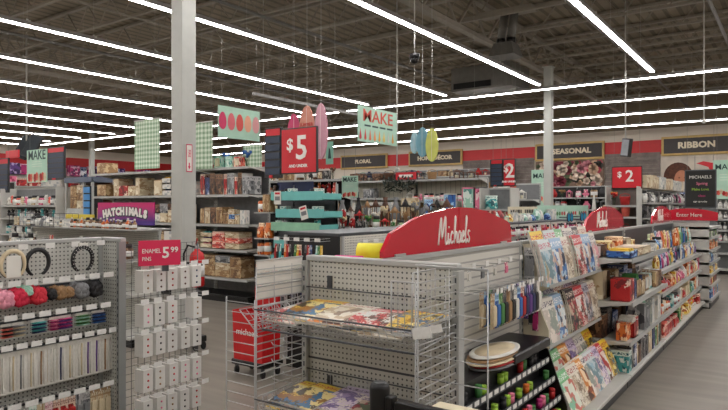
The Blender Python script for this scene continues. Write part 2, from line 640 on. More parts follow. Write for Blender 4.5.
def unit(kind):
    if kind in UNIT:
        return UNIT[kind]
    m = MB()
    g = random.Random(hash_str(kind))
    mats = [M_paper, M_paper, M_paper]
    if kind == 'box':
        m.bbox(-.5, .5, -.5, .5, 0, 1, .02, 0)
        m.box(-.42, .42, -.508, -.5, .12, .9, 1)
    elif kind == 'carton_with_handle':
        m.bbox(-.5, .5, -.5, .5, 0, .9, .03, 0)
        m.box(-.4, .4, -.51, -.5, .1, .8, 1)
        m.tube([(-.2, 0, .9), (-.15, 0, 1), (.15, 0, 1), (.2, 0, .9)], .03, 5, 2)
    elif kind == 'book':
        m.box(-.47, .47, -.49, .49, .0, .985, 2)
        m.box(-.5, .5, -.5, -.49, 0, 1, 0); m.box(-.5, .5, .49, .5, 0, 1, 0); m.box(-.5, -.47, -.5, .5, 0, 1, 0)
    elif kind == 'flat_book':
        m.box(-.49, .49, -.48, .5, .08, .92, 2)
        m.box(-.5, .5, -.5, .5, 0, .08, 0); m.box(-.5, .5, -.5, .5, .92, 1, 0); m.box(-.5, .5, -.5, -.48, 0, 1, 0)
    elif kind == 'jar':
        m.lathe([(.4, 0), (.48, .05), (.48, .66), (.34, .76)], 12, 0)
        m.lathe([(.38, .76), (.4, .78), (.4, .97), (.36, 1)], 12, 1)
        m.lathe([(.485, .2), (.485, .55)], 12, 2)
    elif kind == 'bottle':
        m.lathe([(.38, 0), (.45, .04), (.45, .55), (.2, .74), (.16, .84)], 10, 0)
        m.lathe([(.2, .84), (.2, 1)], 10, 1)
        m.lathe([(.455, .15), (.455, .45)], 10, 2)
    elif kind == 'pouch':
        rows = [(0, .5, .42), (.1, .5, .5), (.5, .47, .46), (.86, .48, .2), (.93, .5, .03), (1, .5, .03)]
        vs = []
        for z, wx, dy in rows:
            vs += [(-wx, 0, z), (-wx * .6, -dy, z), (wx * .6, -dy, z), (wx, 0, z), (wx * .6, dy, z), (-wx * .6, dy, z)]
        fs = [(i * 6 + k, i * 6 + (k + 1) % 6, i * 6 + 6 + (k + 1) % 6, i * 6 + 6 + k) for i in range(5) for k in range(6)]
        fs += [(5, 4, 3, 2, 1, 0), tuple(range(30, 36))]
        m.add(vs, fs, 0, True)
    elif kind == 'blister_pack':
        m.box(-.5, .5, -.02, .02, 0, 1, 0)
        m.bbox(-.4, .4, -.3, -.02, .08, .66, .06, 1)
        m.box(-.08, .08, -.03, .03, .93, .99, 2)
    elif kind == 'basket':
        m.lathe([(.38, 0), (.5, .7), (.5, .74), (.46, .74), (.35, .04)], 14, 0)
        m.tube([(-.47, 0, .7), (-.36, 0, .92), (0, 0, 1), (.36, 0, .92), (.47, 0, .7)], .03, 5, 0)
    elif kind == 'open_crate':
        m.box(-.5, .5, -.5, .5, 0, .06, 0)
        for a in ((-.5, .5, -.5, -.46), (-.5, .5, .46, .5), (-.5, -.47, -.5, .5), (.47, .5, -.5, .5)):
            m.box(a[0], a[1], a[2], a[3], 0, .75, 0)
        for k in range(5):
            m.bbox(-.42 + k * .17, -.28 + k * .17, -.4, .4, .06, .85 + .15 * (k % 2), .02, 1)
    elif kind == 'flower_bunch':
        for k in range(9):
            x, y, z = g.uniform(-.36, .36), g.uniform(-.36, .36), g.uniform(.6, .92)
            m.bar((x * .2, y * .2, 0), (x, y, z), .015, 3, 2)
            m.ball((x, y, z), .15, 6, 0, (1, 1, .7), .25, g)
            m.ball((x, y, z + .06), .06, 5, 1)
        for k in range(6):
            x, y = g.uniform(-.4, .4), g.uniform(-.4, .4)
            m.add([(x * .2, y * .2, .2), (x, y, .4), (x + .1, y + .05, .62), (x - .06, y + .1, .5)], [(0, 1, 2, 3)], 2)
    elif kind == 'potted_plant':
        m.lathe([(.2, 0), (.3, .3), (.32, .3), (.28, .27)], 12, 1)
        for k in range(26):
            t, q = g.uniform(0, 2 * PI), g.uniform(.2, .5)
            z = g.uniform(.45, 1)
            x, y = q * math.cos(t), q * math.sin(t)
            m.add([(0, 0, .28), (x * .6 - .06 * math.sin(t), y * .6 + .06 * math.cos(t), z * .8), (x, y, z), (x * .6 + .06 * math.sin(t), y * .6 - .06 * math.cos(t), z * .8)], [(0, 1, 2, 3)], 0)
    elif kind == 'plush_toy':
        m.ball((0, 0, .3), .3, 10, 0, (1, .9, 1))
        m.ball((0, -.05, .7), .25, 10, 0)
        for sx in (-1, 1):
            m.ball((sx * .18, 0, .9), .09, 6, 1)
            m.ball((sx * .32, -.08, .4), .1, 6, 0, (1, 1, 1.4))
            m.ball((sx * .17, -.28, .1), .11, 6, 1)
            m.ball((sx * .09, -.28, .74), .03, 5, 2)
        m.ball((0, -.29, .65), .07, 6, 1)
    elif kind == 'framed_picture':
        m.box(-.46, .46, -.02, .02, .04, .96, 1)
        for a in ((-.5, .5, 0, .05), (-.5, .5, .95, 1), (-.5, -.45, 0, 1), (.45, .5, 0, 1)):
            m.box(a[0], a[1], -.05, .05, a[2], a[3], 0)
    elif kind == 'vase':
        m.lathe([(.25, 0), (.42, .2), (.46, .42), (.3, .72), (.16, .86), (.22, 1), (.17, 1)], 14, 0)
    elif kind == 'gift_bag':
        m.box(-.5, .5, -.3, .3, 0, .78, 0)
        m.box(-.36, .36, -.31, -.3, .1, .66, 1)
        for y in (-.25, .25):
            m.tube([(-.2, y, .76), (-.17, y, .94), (0, y, 1), (.17, y, .94), (.2, y, .76)], .018, 4, 2)
    elif kind == 'lantern':
        m.box(-.4, .4, -.4, .4, 0, .06, 0)
        m.box(-.4, .4, -.4, .4, .68, .74, 0)
        for x in (-.37, .37):
            for y in (-.37, .37):
                m.box(x - .03, x + .03, y - .03, y + .03, .06, .68, 0)
        m.lathe([(.4, .74), (.12, .92), (.05, .94)], 4, 0)
        m.lathe([(.14, .06), (.14, .4)], 8, 1)
        m.tube([(-.08, 0, .92), (0, 0, 1), (.08, 0, .92)], .02, 4, 0)
    UNIT[kind] = m.mesh(kind, mats)
    return UNIT[kind]


def hash_str(s):
    v = 7
    for c in s:
        v = (v * 31 + ord(c)) % 1000003
    return v


GOODS = []
CATS = dict(box='box', carton_with_handle='box', book='book', flat_book='book', jar='jar', bottle='bottle', pouch='bag', blister_pack='package',
            basket='basket', open_crate='crate', flower_bunch='flowers', potted_plant='plant', plush_toy='toy', framed_picture='picture',
            vase='vase', gift_bag='bag', lantern='lantern')
WORDS = dict(box='printed box', carton_with_handle='carry box', book='upright book', flat_book='book lying flat', jar='jar', bottle='small bottle', pouch='soft bag',
             blister_pack='hanging package', basket='round basket', open_crate='open tray', flower_bunch='bunch of artificial flowers',
             potted_plant='potted plant', plush_toy='plush toy', framed_picture='framed picture', vase='vase', gift_bag='gift bag', lantern='lantern')


def good(kind, col, loc, size, rotz, where, group, tiltx=0, desc=None, m2=None, m3=None, rng=R):
    o = bpy.data.objects.new(kind, unit(kind))
    C.objects.link(o)
    o.location = loc
    o.rotation_euler = (tiltx, 0, rotz)
    o.scale = size
    mm = rng.choice(COV[col]) if kind not in ('vase', 'basket', 'lantern', 'potted_plant', 'plush_toy', 'flower_bunch') else plain(col)
    if kind == 'potted_plant':
        mm = M_green if col == 'green' else plain(col)
    second = m2 or {'jar': M_dark, 'bottle': M_white, 'blister_pack': plain(col), 'framed_picture': rng.choice(COV[rng.choice(PASTEL)]),
                    'flower_bunch': plain('yellow'), 'lantern': M_cream, 'potted_plant': M_white, 'open_crate': plain(rng.choice(BRIGHT)),
                    'plush_toy': plain('white')}.get(kind, rng.choice(COV[rng.choice([col, 'white', 'cream'])]))
    if kind == 'box' and m2 is None:
        second = rng.choice(COV[col])
    if kind == 'framed_picture':
        mm = plain(col)
    third = m3 or {'flower_bunch': M_green, 'gift_bag': M_white, 'plush_toy': M_black}.get(kind, M_label)
    for i, x in enumerate((mm, second, third)):
        if i < len(o.material_slots):
            o.material_slots[i].link = 'OBJECT'
            o.material_slots[i].material = x
    GOODS.append((o, '%s %s' % (col, desc or WORDS[kind]), where, CATS[kind], group))
    return o


def plain(col):
    c = BASE[col][0]
    return mat('plain_%s' % col, c, .55, var=.12, scale=10)


def frame_pt(org, rz, x, y, z):
    return (org[0] + x * math.cos(rz) - y * math.sin(rz), org[1] + x * math.sin(rz) + y * math.cos(rz), org[2] + z)


def fill(org, rz, x0, x1, y, z, kinds, cols, wr, hr, dr, where, group, gap=.01, skip=0.0, jitter=.01, stack=0.0, desc=None, rng=R):
    """stand goods side by side along local x, fronts at local y, bases at z"""
    x = x0 + gap
    while True:
        wd = rng.uniform(*wr)
        if x + wd > x1:
            break
        if rng.random() >= skip:
            k, c = rng.choice(kinds), rng.choice(cols)
            hh, dd = rng.uniform(*hr), rng.uniform(*dr)
            n = 1
            if stack and rng.random() < stack and k in ('box', 'flat_book', 'open_crate'):
                n = rng.choice((2, 3))
                hh = hr[1] / n * .95
            for q in range(n):
                p = frame_pt(org, rz, x + wd / 2, y + dd / 2 + rng.uniform(0, jitter), z + q * hh)
                good(k, c if rng.random() < .7 else rng.choice(cols), p, (wd, dd, hh), rz, where, group, desc=desc, rng=rng)
        x += wd + gap


def finish_labels():
    by = {}
    for o, d, wh, cat, grp in GOODS:
        by.setdefault((d, wh), []).append((o, cat, grp))
    for (d, wh), L in by.items():
        L.sort(key=lambda t: (round(project(t[0].matrix_basis.translation), 1), -t[0].location.z))
        for i, (o, cat, grp) in enumerate(L):
            if len(L) == 1:
                lab = '%s %s' % (d, wh)
            elif i == 0 and len(L) > 1:
                lab = 'leftmost %s %s' % (d, wh)
            elif i == len(L) - 1:
                lab = 'rightmost %s %s' % (d, wh)
            else:
                lab = '%s %s, %s from the left' % (d, wh, ordn(i))
            if len(lab.split()) > 16:
                lab = lab.replace(', ' + ordn(i) + ' from the left', ' (' + ordn(i) + ')').replace('long white-backed ', 'long ').replace(' of the ', ' of ').replace('in the ', 'in ', 1)
            if len(lab.split()) > 16:
                print('LONG', lab)
            tag(o, lab, cat, grp)


# ------------------------------------------------------------------ shelving
def shelf_unit(name, label, org, rz, L, H, levels, depth, back=None, group=None, upright=True, shelf_m=None, sides=False, kick=True, deck_m=None, back_m=None, base_z=.12):
    """back panel at local y=0, shelves towards -y"""
    t = thing(name, label, 'shelving', org, rz, group)
    MB().box(.002, L - .002, -.012, .012, 0.02, H - .03).build('back_panel', back_m or PEGX, t)
    if kick:
        m = MB(); m.box(0, L, -depth + .03, 0, 0, base_z - .03); m.build('kick_plate', M_black, t)
        m = MB(); m.bbox(0, L, -depth, 0, base_z - .03, base_z, .004); m.build('base_deck', deck_m or shelf_m or M_shelf, t)
    MB().bbox(0, L, -.02, .02, H - .03, H, .004).build('top_rail', M_rail, t)
    if upright:
        for x in (0.0, L):
            m = MB(); m.box(x - .015, x + .015, -.03, .0, 0.0, H - .03)
            z = .1
            while z < H - .06:
                m.box(x - .004, x + .004, -.0315, -.03, z, z + .022, 1)
                z += .05
            m.build('upright', [M_rail, M_slot], t)
    for z, dp in levels:
        m = MB()
        m.box(.004, L - .004, -dp, -.012, z - .02, z - .002, 0)
        m.prism([(.004, z - .035), (L - .004, z - .035), (L - .004, z + .005), (.004, z + .005)], -dp - .012, -dp, 1)
        for x in (.006, L - .006):
            m.add([(x, -.012, z - .09), (x, -.012, z - .02), (x, -dp, z - .02), (x, -dp * .7, z - .035)], [(0, 1, 2, 3)], 0)
        m.build('shelf', [shelf_m or M_shelf, M_rail], t)
    if sides:
        for x in (-.02, L):
            MB().box(x, x + .02, -depth, 0, 0, H).build('side_panel', shelf_m or M_shelf, t)
    return t


def peg_hook(org, rz, x, z, ln, label, group, lab_m=None, tagw=.05, rest=None):
    """wire hook with a price label at its tip; local y=0 is the board"""
    p = frame_pt(org, rz, x, 0, z)
    o = MB().tube([(0, -.008, 0), (0, -ln * .92, 0), (0, -ln, .02)], .0022, 5).build('peg_hook', M_wire, None, p, rz)
    tag(o, label, 'hook', group)
    m = MB().box(-tagw / 2, tagw / 2, -ln - .004, -ln - .002, 0.0, .032)
    m.bar((0, -.01, .024), (0, -ln, .024), .0012, 4)
    m.build('price_label', lab_m or M_label, o)
    GOODS.append((o, 'price-labelled wire hook', label, 'hook', group))
    return o


def wire_grid(m, o, u, v, nu, nv, r, rim=None):
    """o corner, u,v edge vectors; nu, nv divisions"""
    o, u, v = Vector(o), Vector(u), Vector(v)
    for i in range(nu + 1):
        m.bar(o + u * (i / nu), o + u * (i / nu) + v, (rim or r) if i in (0, nu) else r, 5 if i in (0, nu) else 4)
    for i in range(nv + 1):
        q = i / max(nv, 1)
        m.bar(o + v * q, o + v * q + u, (rim or r) if i in (0, nv) else r, 5 if i in (0, nv) else 4)
    return m


# ================================================================== CENTRE END CAP
EX0, EX1, EY = -2.14, -1.25, 2.50
ec = thing('end_cap_display', 'grey pegboard end cap with wire ladder sides and magazine baskets, centre foreground', 'display stand', (EX0, EY, 0))
Lw = EX1 - EX0
MB().box(.02, Lw - .02, -.012, .012, .03, 1.335).build('pegboard', PEGX, ec)
MB().bbox(0, Lw, -.022, .03, 1.335, 1.365, .005).build('top_rail', M_rail, ec)
MB().box(.0, Lw, -.016, .0, .822, .832).build('seam_strip', M_slot, ec)
for x in (0.0, Lw):
    m = MB().box(x - .015, x + .015, -.035, .02, 0, 1.335)
    z = .08
    while z < 1.3:
        m.box(x - .004, x + .004, -.0365, -.035, z, z + .025, 1); z += .05
    m.build('upright', [M_rail, M_slot], ec)
for x, z in ((.16, 1.235), (.16, .72)):
    MB().box(x - .014, x + .014, -.022, -.012, z - .035, z + .03).build('slot_bracket', M_slot, ec)
MB().box(0, Lw, -.4, .02, 0, .12).build('kick_plate', M_black, ec)
MB().bbox(0, Lw, -.42, .0, .12, .15, .004).build('base_deck', M_shelf, ec)
# ladder sides
for x, nm in ((0, 0), (Lw, 1)):
    m = MB()
    for y in (-.385, -.26, -.13, -.03):
        m.bar((x, y, .15), (x, y, 1.33), .0035 if y in (-.385, -.03) else .002, 5)
    z = .2
    while z < 1.34:
        m.bar((x, -.385, z), (x, -.03, z), .0032, 4); z += .036
    m.build('ladder_side', M_wire, ec)
# outer wings
m = MB()
for x in (0, .2):
    m.bar((-.21 + x, -.385, .1), (-.21 + x, -.385, 1.17), .0035, 5)
z = .15
while z <= 1.175:
    m.bar((-.21, -.385, z), (-.01, -.385, z), .0024, 4); z += .05
m.build('wing_panel', M_wire, ec)
m = MB()
for x in (.01, .15, .31):
    m.bar((Lw + x, -.385, .15), (Lw + x, -.385, 1.39), .0032 if x != .15 else .002, 5)
z = .16
while z <= 1.392:
    m.bar((Lw, -.385, z), (Lw + .31, -.385, z), .0024, 4); z += .0875
m.bar((Lw, -.385, 1.39), (Lw + .31, -.385, 1.39), .0035, 5)
m.build('wing_panel', M_wire, ec)
# white price cards clipped on the right wing
for i, (x, z, wd, hh, rr) in enumerate(((-.045, 1.125, .085, .045, .2), (.02, 1.15, .05, .03, .25), (.0, .66, .035, .035, .1), (.13, .70, .035, .04, .15))):
    o = MB().box(-wd / 2, wd / 2, -.003, 0, -hh / 2, hh / 2).build('price_card', M_label, None, (EX1 + x + .08, EY - .395, z))
    o.rotation_euler = (0, -rr, 0)
    tag(o, ['wide white price card on the right wire wing', 'small white price card high on the right wire wing', 'low white price card clipped near the ladder side', 'white price card low on the outer wire wing'][i], 'price tag')


def basket(z, depth, label, zb):
    b = thing('wire_basket', label, 'basket', (EX0, EY, z))
    m = MB()
    yb, yf = -.03, -depth
    for i in range(23):
        x = .02 + (Lw - .04) * i / 22
        m.tube([(x, yb, zb + .14), (x, yb, zb), (x, yf + .03, 0), (x, yf - .02, .10)], .0017, 4)
    for k in range(7):
        t = k / 6
        m.bar((.02, yb + (yf + .03 - yb) * t, zb * (1 - t)), (Lw - .02, yb + (yf + .03 - yb) * t, zb * (1 - t)), .0017, 4)
    for k in (.35, .7):
        m.bar((.02, yf + .03 - .05 * k, .1 * k), (Lw - .02, yf + .03 - .05 * k, .1 * k), .0017, 4)
    m.build('mesh', M_wire, b)
    m = MB()
    m.bar((.01, yf - .02, .10), (Lw - .01, yf - .02, .10), .004, 6)
    m.bar((.01, yf + .03, -.004), (Lw - .01, yf + .03, -.004), .005, 6)
    m.bar((.01, yb, zb + .14), (Lw - .01, yb, zb + .14), .0035, 6)
    m.build('rim', M_slot, b)
    for x in (.014, Lw - .014):
        m = MB()
        wire_grid(m, (x, yb, zb), (0, yf + .03 - yb, -zb), (0, 0, .10), 10, 3, .0016, .003)
        m.build('side', M_wire, b)
    return b


basket(1.03, .385, 'upper wire basket on the end cap, filled with magazines', .03)
basket(.60, .385, 'lower wire basket on the end cap, filled with colouring books', .03)
# tall grid divider at the right end of the upper basket
m = MB()
wire_grid(m, (0, 0, 0), (0, -.20, 0), (0, 0, .24), 5, 5, .002, .0035)
o = m.build('wire_divider', M_wire, None, (EX1 - .10, EY - .04, 1.10))
tag(o, 'tall wire grid divider standing in the right end of the upper basket', 'divider')
m = MB()
wire_grid(m, (0, 0, 0), (.13, 0, 0), (0, 0, .22), 4, 5, .002, .0035)
o = m.build('wire_divider', M_wire, None, (EX1 - .15, EY - .33, 1.09))
tag(o, 'wire grid divider across the front right corner of the upper basket', 'divider')

M_pages = mat('paper_edge', (208, 204, 194), .6, var=.08, scale=80)


def mag_mesh(wd, hh, th, curl=.01):
    """magazine: front cover (slot 0), page block (slot 1); stands in local xz, front -y"""
    m = MB()
    n = 5
    vs = []
    for i in range(n + 1):
        z = hh * i / n
        y = -curl * math.sin(PI * i / n)
        vs += [(-wd / 2, y - th, z), (wd / 2, y - th, z), (-wd / 2, y, z), (wd / 2, y, z)]
    for i in range(n):
        a = i * 4
        m.add([vs[a], vs[a + 1], vs[a + 5], vs[a + 4]], [(0, 1, 2, 3)], 0, True)
        m.add([vs[a + 2], vs[a + 6], vs[a + 7], vs[a + 3]], [(0, 1, 2, 3)], 1, True)
        m.add([vs[a], vs[a + 4], vs[a + 6], vs[a + 2]], [(0, 1, 2, 3)], 1)
        m.add([vs[a + 1], vs[a + 3], vs[a + 7], vs[a + 5]], [(0, 1, 2, 3)], 1)
    a = n * 4
    m.add([vs[a], vs[a + 1], vs[a + 3], vs[a + 2]], [(0, 1, 2, 3)], 1)
    m.add([vs[0], vs[2], vs[3], vs[1]], [(0, 1, 2, 3)], 1)
    return m.mesh('magazine', [M_paper, M_pages])


MAG = mag_mesh(.21, .275, .008)
MAGT = mag_mesh(.21, .275, .035, .004)
MCOV = {}
mc = [('pale blue', [(150, 190, 205), (225, 220, 210), (190, 205, 210), (220, 190, 180), (120, 150, 160)], ((205, 215, 215), (190, 50, 90))),
      ('white and pink', [(224, 216, 208), (222, 150, 160), (235, 225, 215), (200, 190, 180), (150, 160, 150)], ((226, 222, 214), (60, 60, 90))),
      ('cream', [(214, 204, 184), (190, 170, 140), (228, 222, 208), (140, 120, 100)], ((226, 220, 206), (170, 60, 60))),
      ('blue', [(70, 120, 180), (170, 200, 220), (220, 225, 225), (40, 50, 80), (200, 170, 150)], ((150, 185, 215), (240, 240, 240))),
      ('grey', [(140, 145, 155), (90, 95, 110), (200, 200, 205), (190, 150, 130), (60, 60, 70)], ((175, 180, 190), (60, 40, 90))),
      ('mint green', [(140, 200, 170), (225, 230, 215), (210, 120, 110), (240, 235, 220)], ((120, 190, 130), (235, 240, 235))),
      ('yellow', [(226, 190, 70), (160, 110, 40), (240, 220, 150), (60, 110, 150), (70, 60, 40)], ((232, 200, 60), (190, 40, 40))),
      ('red and white', [(190, 60, 60), (230, 210, 200), (220, 225, 220), (90, 60, 50)], ((200, 50, 60), (240, 235, 230))),
      ('orange', [(220, 140, 70), (240, 215, 180), (150, 80, 50), (90, 60, 50)], ((225, 150, 60), (250, 240, 220))),
      ('lilac', [(170, 150, 190), (225, 210, 225), (120, 100, 150), (230, 220, 210)], ((205, 190, 215), (80, 40, 100))),
      ('dark floral', [(50, 45, 55), (150, 60, 70), (200, 180, 160), (90, 100, 80)], ((40, 40, 50), (220, 215, 200)))]
for nm, cs, hd in mc:
    MCOV[nm] = [cover('magazine_%s_%d' % (nm.replace(' ', '_'), i), cs, 5.0 + 3 * i, head=hd, rough=.3, seed=R.random() * 9) for i in range(2)]


def magazine(col, loc, rx, rz, where, group, mesh=MAG, roll=0, s=1.0, desc='magazine'):
    o = bpy.data.objects.new('magazine', mesh)
    C.objects.link(o)
    o.location = loc
    o.rotation_euler = (Matrix.Rotation(rz, 3, 'Z') @ Matrix.Rotation(rx, 3, 'X') @ Matrix.Rotation(roll, 3, 'Y')).to_euler()
    o.scale = (s, s, s)
    o.material_slots[0].link = 'OBJECT'
    o.material_slots[0].material = R.choice(MCOV[col])
    GOODS.append((o, '%s %s' % (col, desc), where, 'magazine', group))
    return o


# piles lying in the two baskets (lying back: rx = -(90 deg - slope))
slope = math.atan(.035 / .325)
for bz, cols, wh in ((1.03, ['red and white', 'pale blue', 'yellow', 'orange', 'yellow', 'dark floral', 'cream', 'grey'], 'lying in the upper end cap basket'),
                     (.60, ['yellow', 'pale blue', 'lilac', 'orange', 'dark floral', 'yellow', 'orange'], 'lying in the lower end cap basket')):
    for i in range(8):
        for q in range(2 if bz > 1 else 3):
            x = EX0 + .115 + i * (Lw - .23) / 7
            yy = EY - .345 + .02 * ((i + q) % 3)
            zf = bz + .035 + .011 * (2 * (i % 2)) + q * .012 + (EY - .355 + .385 - .03 - (EY - yy - .0)) * 0
            magazine(cols[(i + 3 * q * (i % 2)) % len(cols)], (x + R.uniform(-.01, .01), yy, zf + (yy - (EY - .355)) * math.tan(slope)), -(PI / 2 - slope), R.uniform(-.12, .12), wh, 'magazines in the end cap baskets', MAG,
                     0, 1.0)

# white ruled display sheets clipped behind the left ladder side
for k in range(3):
    m = MB()
    m.box(-.001, .001, -.34, -.0, -.0, .058)
    m.box(-.006, .006, -.34, 0, .055, .062, 1)
    o = m.build('display_sheet', [M_paper, M_rail], None, (EX0 - .025, EY - .02, 1.17 + k * .064))
    GOODS.append((o, 'glossy white strip sheet', 'against the left ladder side of the end cap', 'sheet', 'white strips beside the end cap'))
# slanted side pocket left of the end cap
sp = MB()
wire_grid(sp, (0, -.37, -.16), (0, .34, 0), (-.12, 0, .10), 8, 4, .0018, .003)
wire_grid(sp, (0, -.37, -.16), (0, .34, 0), (0, 0, .16), 8, 4, .0018, .003)
o = sp.build('wire_pocket', M_wire, None, (EX0 - .012, EY, 1.17))
tag(o, 'slanting wire side pocket hung on the left ladder side', 'rack')
# bare prongs on the left flank
for k in range(6):
    z = .98 - k * .09
    for q in (0, 1):
        o = MB().tube([(0, 0, 0), (-.13, 0, 0), (-.14, 0, .015)], .003, 5).build('bare_prong', M_wire, None, (EX0 - .0165, EY - .03 + q * .0 - q * .10, z))
        if q:
            o.location.x = EX0 - .004
        GOODS.append((o, 'empty wire prong', 'on the left flank of the end cap', 'hook', 'empty prongs beside the end cap'))

# ================================================================== MAIN GONDOLA (faces the right aisle)
GX = -1.69
RZ = PI / 2


def G(y0):
    return (GX, y0, 0)


H1 = 1.365
shelf_unit('gondola_section', 'slatwall gondola section with pens and marker rack, behind the end cap', G(2.56), RZ, 1.78, H1, [], .47, back_m=SLAT)
shelf_unit('gondola_section', 'gondola section holding the tilted magazine racks', G(4.36), RZ, 1.44, H1, [], .47)
shelf_unit('gondola_section', 'gondola section of books and gifts beyond the magazines', G(5.82), RZ, 1.74, H1, [(.40, .45), (.755, .47), (1.145, .47)], .47, back_m=M_slot)  # dark backs from this section onward put the under-shelf shadow into the colour
shelf_unit('gondola_section', 'gondola section of bright toy packages halfway down the aisle', G(7.58), RZ, 1.70, H1, [(.36, .42), (.62, .42), (.88, .42)], .47, back_m=M_slot)
shelf_unit('gondola_section', 'gondola section of toys before the far shelf block', G(9.30), RZ, 1.66, H1, [(.36, .42), (.62, .42), (.88, .42)], .47, back_m=M_slot)

# ----- slatwall goods
for k in range(8):
    y = 2.8 + k * .19
    peg_hook((GX, 0, 0), RZ, y, 1.25, .1, 'in the top row on the slatwall', 'hooks on the slatwall')
for k, c in enumerate(['white', 'red', 'white', 'grey', 'white', 'pink']):
    y = 2.99 + k * .19
    good('blister_pack', c, (GX + .07, y, 1.17), (.05, .03, .075), RZ, 'in the top row on the slatwall', 'small packages on the slatwall')
cl = ['cream', 'blue', 'green', 'black', 'kraft', 'black', 'white', 'blue', 'red', 'navy', 'purple', 'navy', 'black', 'white']
for k, c in enumerate(cl):
    y = 3.44 + k * .060
    if k % 3 != 2:
        peg_hook((GX, 0, 0), RZ, y, 1.10, .22, 'in the middle row on the slatwall', 'hooks on the slatwall', tagw=.036)
    for q in range(2):
        good('blister_pack', c, (GX + .12 + q * .07, y, .885), (.06, .07, .215), RZ, 'of pens on the slatwall', 'pen packages on the slatwall')
# marker rack
mr = thing('marker_rack', 'black stepped counter rack of coloured markers under the slatwall', 'rack', (GX, 2.75, 0), RZ)
MB().prism([(0, .15), (1.35, .15), (1.35, .68), (0, .68)], -.24, -.02).build('rack_body', M_dark, mr)
MB().bbox(.72, 1.35, -.32, -.02, .68, .74, .008).build('top_box', M_black, mr)
TIERS = [(.60, .30), (.48, .34), (.36, .38), (.24, .42)]
for z, dp in TIERS:
    m = MB()
    m.box(.0, 1.35, -dp, -.24, z - .03, z - .015, 0)
    m.box(.0, 1.35, -dp - .008, -dp, z - .035, z + .006, 1)
    x = .02
    while x < 1.33:
        m.box(x, x + .055, -dp - .0095, -dp - .008, z - .024, z + .002, 2); x += .085
    m.build('tray', [M_dark, M_slot, M_label], mr)
for x in (-.012, 1.35):
    MB().add([(x, -.02, .15), (x, -.43, .15), (x, -.43, .29), (x, -.30, .66), (x, -.02, .68), (x + .012, -.02, .15), (x + .012, -.43, .15), (x + .012, -.43, .29), (x + .012, -.30, .66), (x + .012, -.02, .68)],
             [(0, 1, 2, 3, 4), (9, 8, 7, 6, 5), (1, 6, 7, 2), (2, 7, 8, 3), (3, 8, 9, 4), (0, 5, 6, 1), (4, 9, 5, 0)]).build('side_panel', M_black, mr)
mk = MB()
mk.lathe([(.5, 0), (.5, .7)], 8, 0)
mk.lathe([(.5, .7), (.5, .97), (.35, 1)], 8, 1)
MARK = mk.mesh('marker', [M_paper, M_dark])
tw = ['top', 'second', 'third', 'lowest']
for ti, (z, dp) in enumerate(TIERS):
    for k in range(22):
        if R.random() < .35:
            continue
        c = R.choice(['pink', 'magenta', 'blue', 'green', 'lime', 'orange', 'black', 'navy', 'red', 'teal'])
        bx = .03 + k * .0605
        o = bpy.data.objects.new('marker_pot', MARK)
        C.objects.link(o)
        o.location = frame_pt((GX, 2.75, 0), RZ, bx, -dp + .035, z - .014)
        o.scale = (.042, .042, R.uniform(.05, .07))
        for i in (0, 1):
            o.material_slots[i].link = 'OBJECT'
            o.material_slots[i].material = plain(c)
        GOODS.append((o, '%s paint pot' % c, 'on the %s tray of the marker rack' % tw[ti], 'pot', 'paint pots on the marker rack'))
# striped oval pouches piled on the rack
for i, (c, r0) in enumerate((('grey', .2), ('red', .2), ('cream', .2), ('kraft', .19), ('white', .19))):
    m = MB()
    m.lathe([(r0 * .9, 0), (r0, .006), (r0, .014), (r0 * .9, .02)], 20, 0)
    m.lathe([(r0 * .8, .0202), (r0 * .8, .0215), (r0 * .45, .0215)], 20, 1)
    o = m.build('oval_pouch', [plain(c), plain('cream' if c != 'cream' else 'red')], None, (GX + .19, 3.47 + R.uniform(-.02, .02), .682 + i * .0165))
    o.scale = (.62, 1.4, .7)
    GOODS.append((o, '%s rimmed oval placemat' % c, 'piled on the marker rack', 'placemat', 'oval placemats on the marker rack'))

# ----- tilted magazine racks
mg = thing('magazine_rack', 'upper tilted magazine rack with a cream rounded end panel', 'rack', (GX, 4.36, 0), RZ)


def end_panel(zb, zt, dp, parent, x):
    P = [(-.02, zt), (-.02, zb + .0), (-.06, zb - .05), (-dp * .7, zb - .05), (-dp * .93, zb - .02), (-dp, zb + .06), (-dp - .0, zb + .12), (-dp * .62, zt)]
    vs = [(x, a, b) for a, b in P] + [(x + .012, a, b) for a, b in P]
    n = len(P)
    MB().add(vs, [tuple(range(n)), tuple(range(2 * n - 1, n - 1, -1))] + [(i, n + i, n + (i + 1) % n, (i + 1) % n) for i in range(n)]).build('end_panel', M_cream, parent)


def mag_tier(t, zb, zt, dp, ln):
    m = MB()
    m.add([(0.012, -.03, zt), (ln, -.03, zt), (ln, -dp * .8, zb), (0.012, -dp * .8, zb)], [(0, 1, 2, 3)])
    m.add([(0.012, -.03, zt - .01), (0.012, -dp * .8 + .01, zb), (ln, -dp * .8 + .01, zb), (ln, -.03, zt - .01)], [(0, 1, 2, 3)])
    m.build('sloping_back', M_cream, t)
    MB().box(.012, ln, -dp, -dp * .6, zb - .018, zb - .006).build('ledge', M_cream, t)
    MB().box(.012, ln, -dp - .004, -dp, zb - .018, zb + .008).build('clear_lip', M_rail, t)
    end_panel(zb, zt, dp, t, 0)


mag_tier(mg, 1.045, 1.34, .22, 1.42)
mg2 = thing('magazine_rack', 'middle tilted magazine rack full of grey and pink magazines', 'rack', (GX, 4.36, 0), RZ)
mag_tier(mg2, .61, .92, .22, 1.42)
tl = math.atan2(.16, .28)


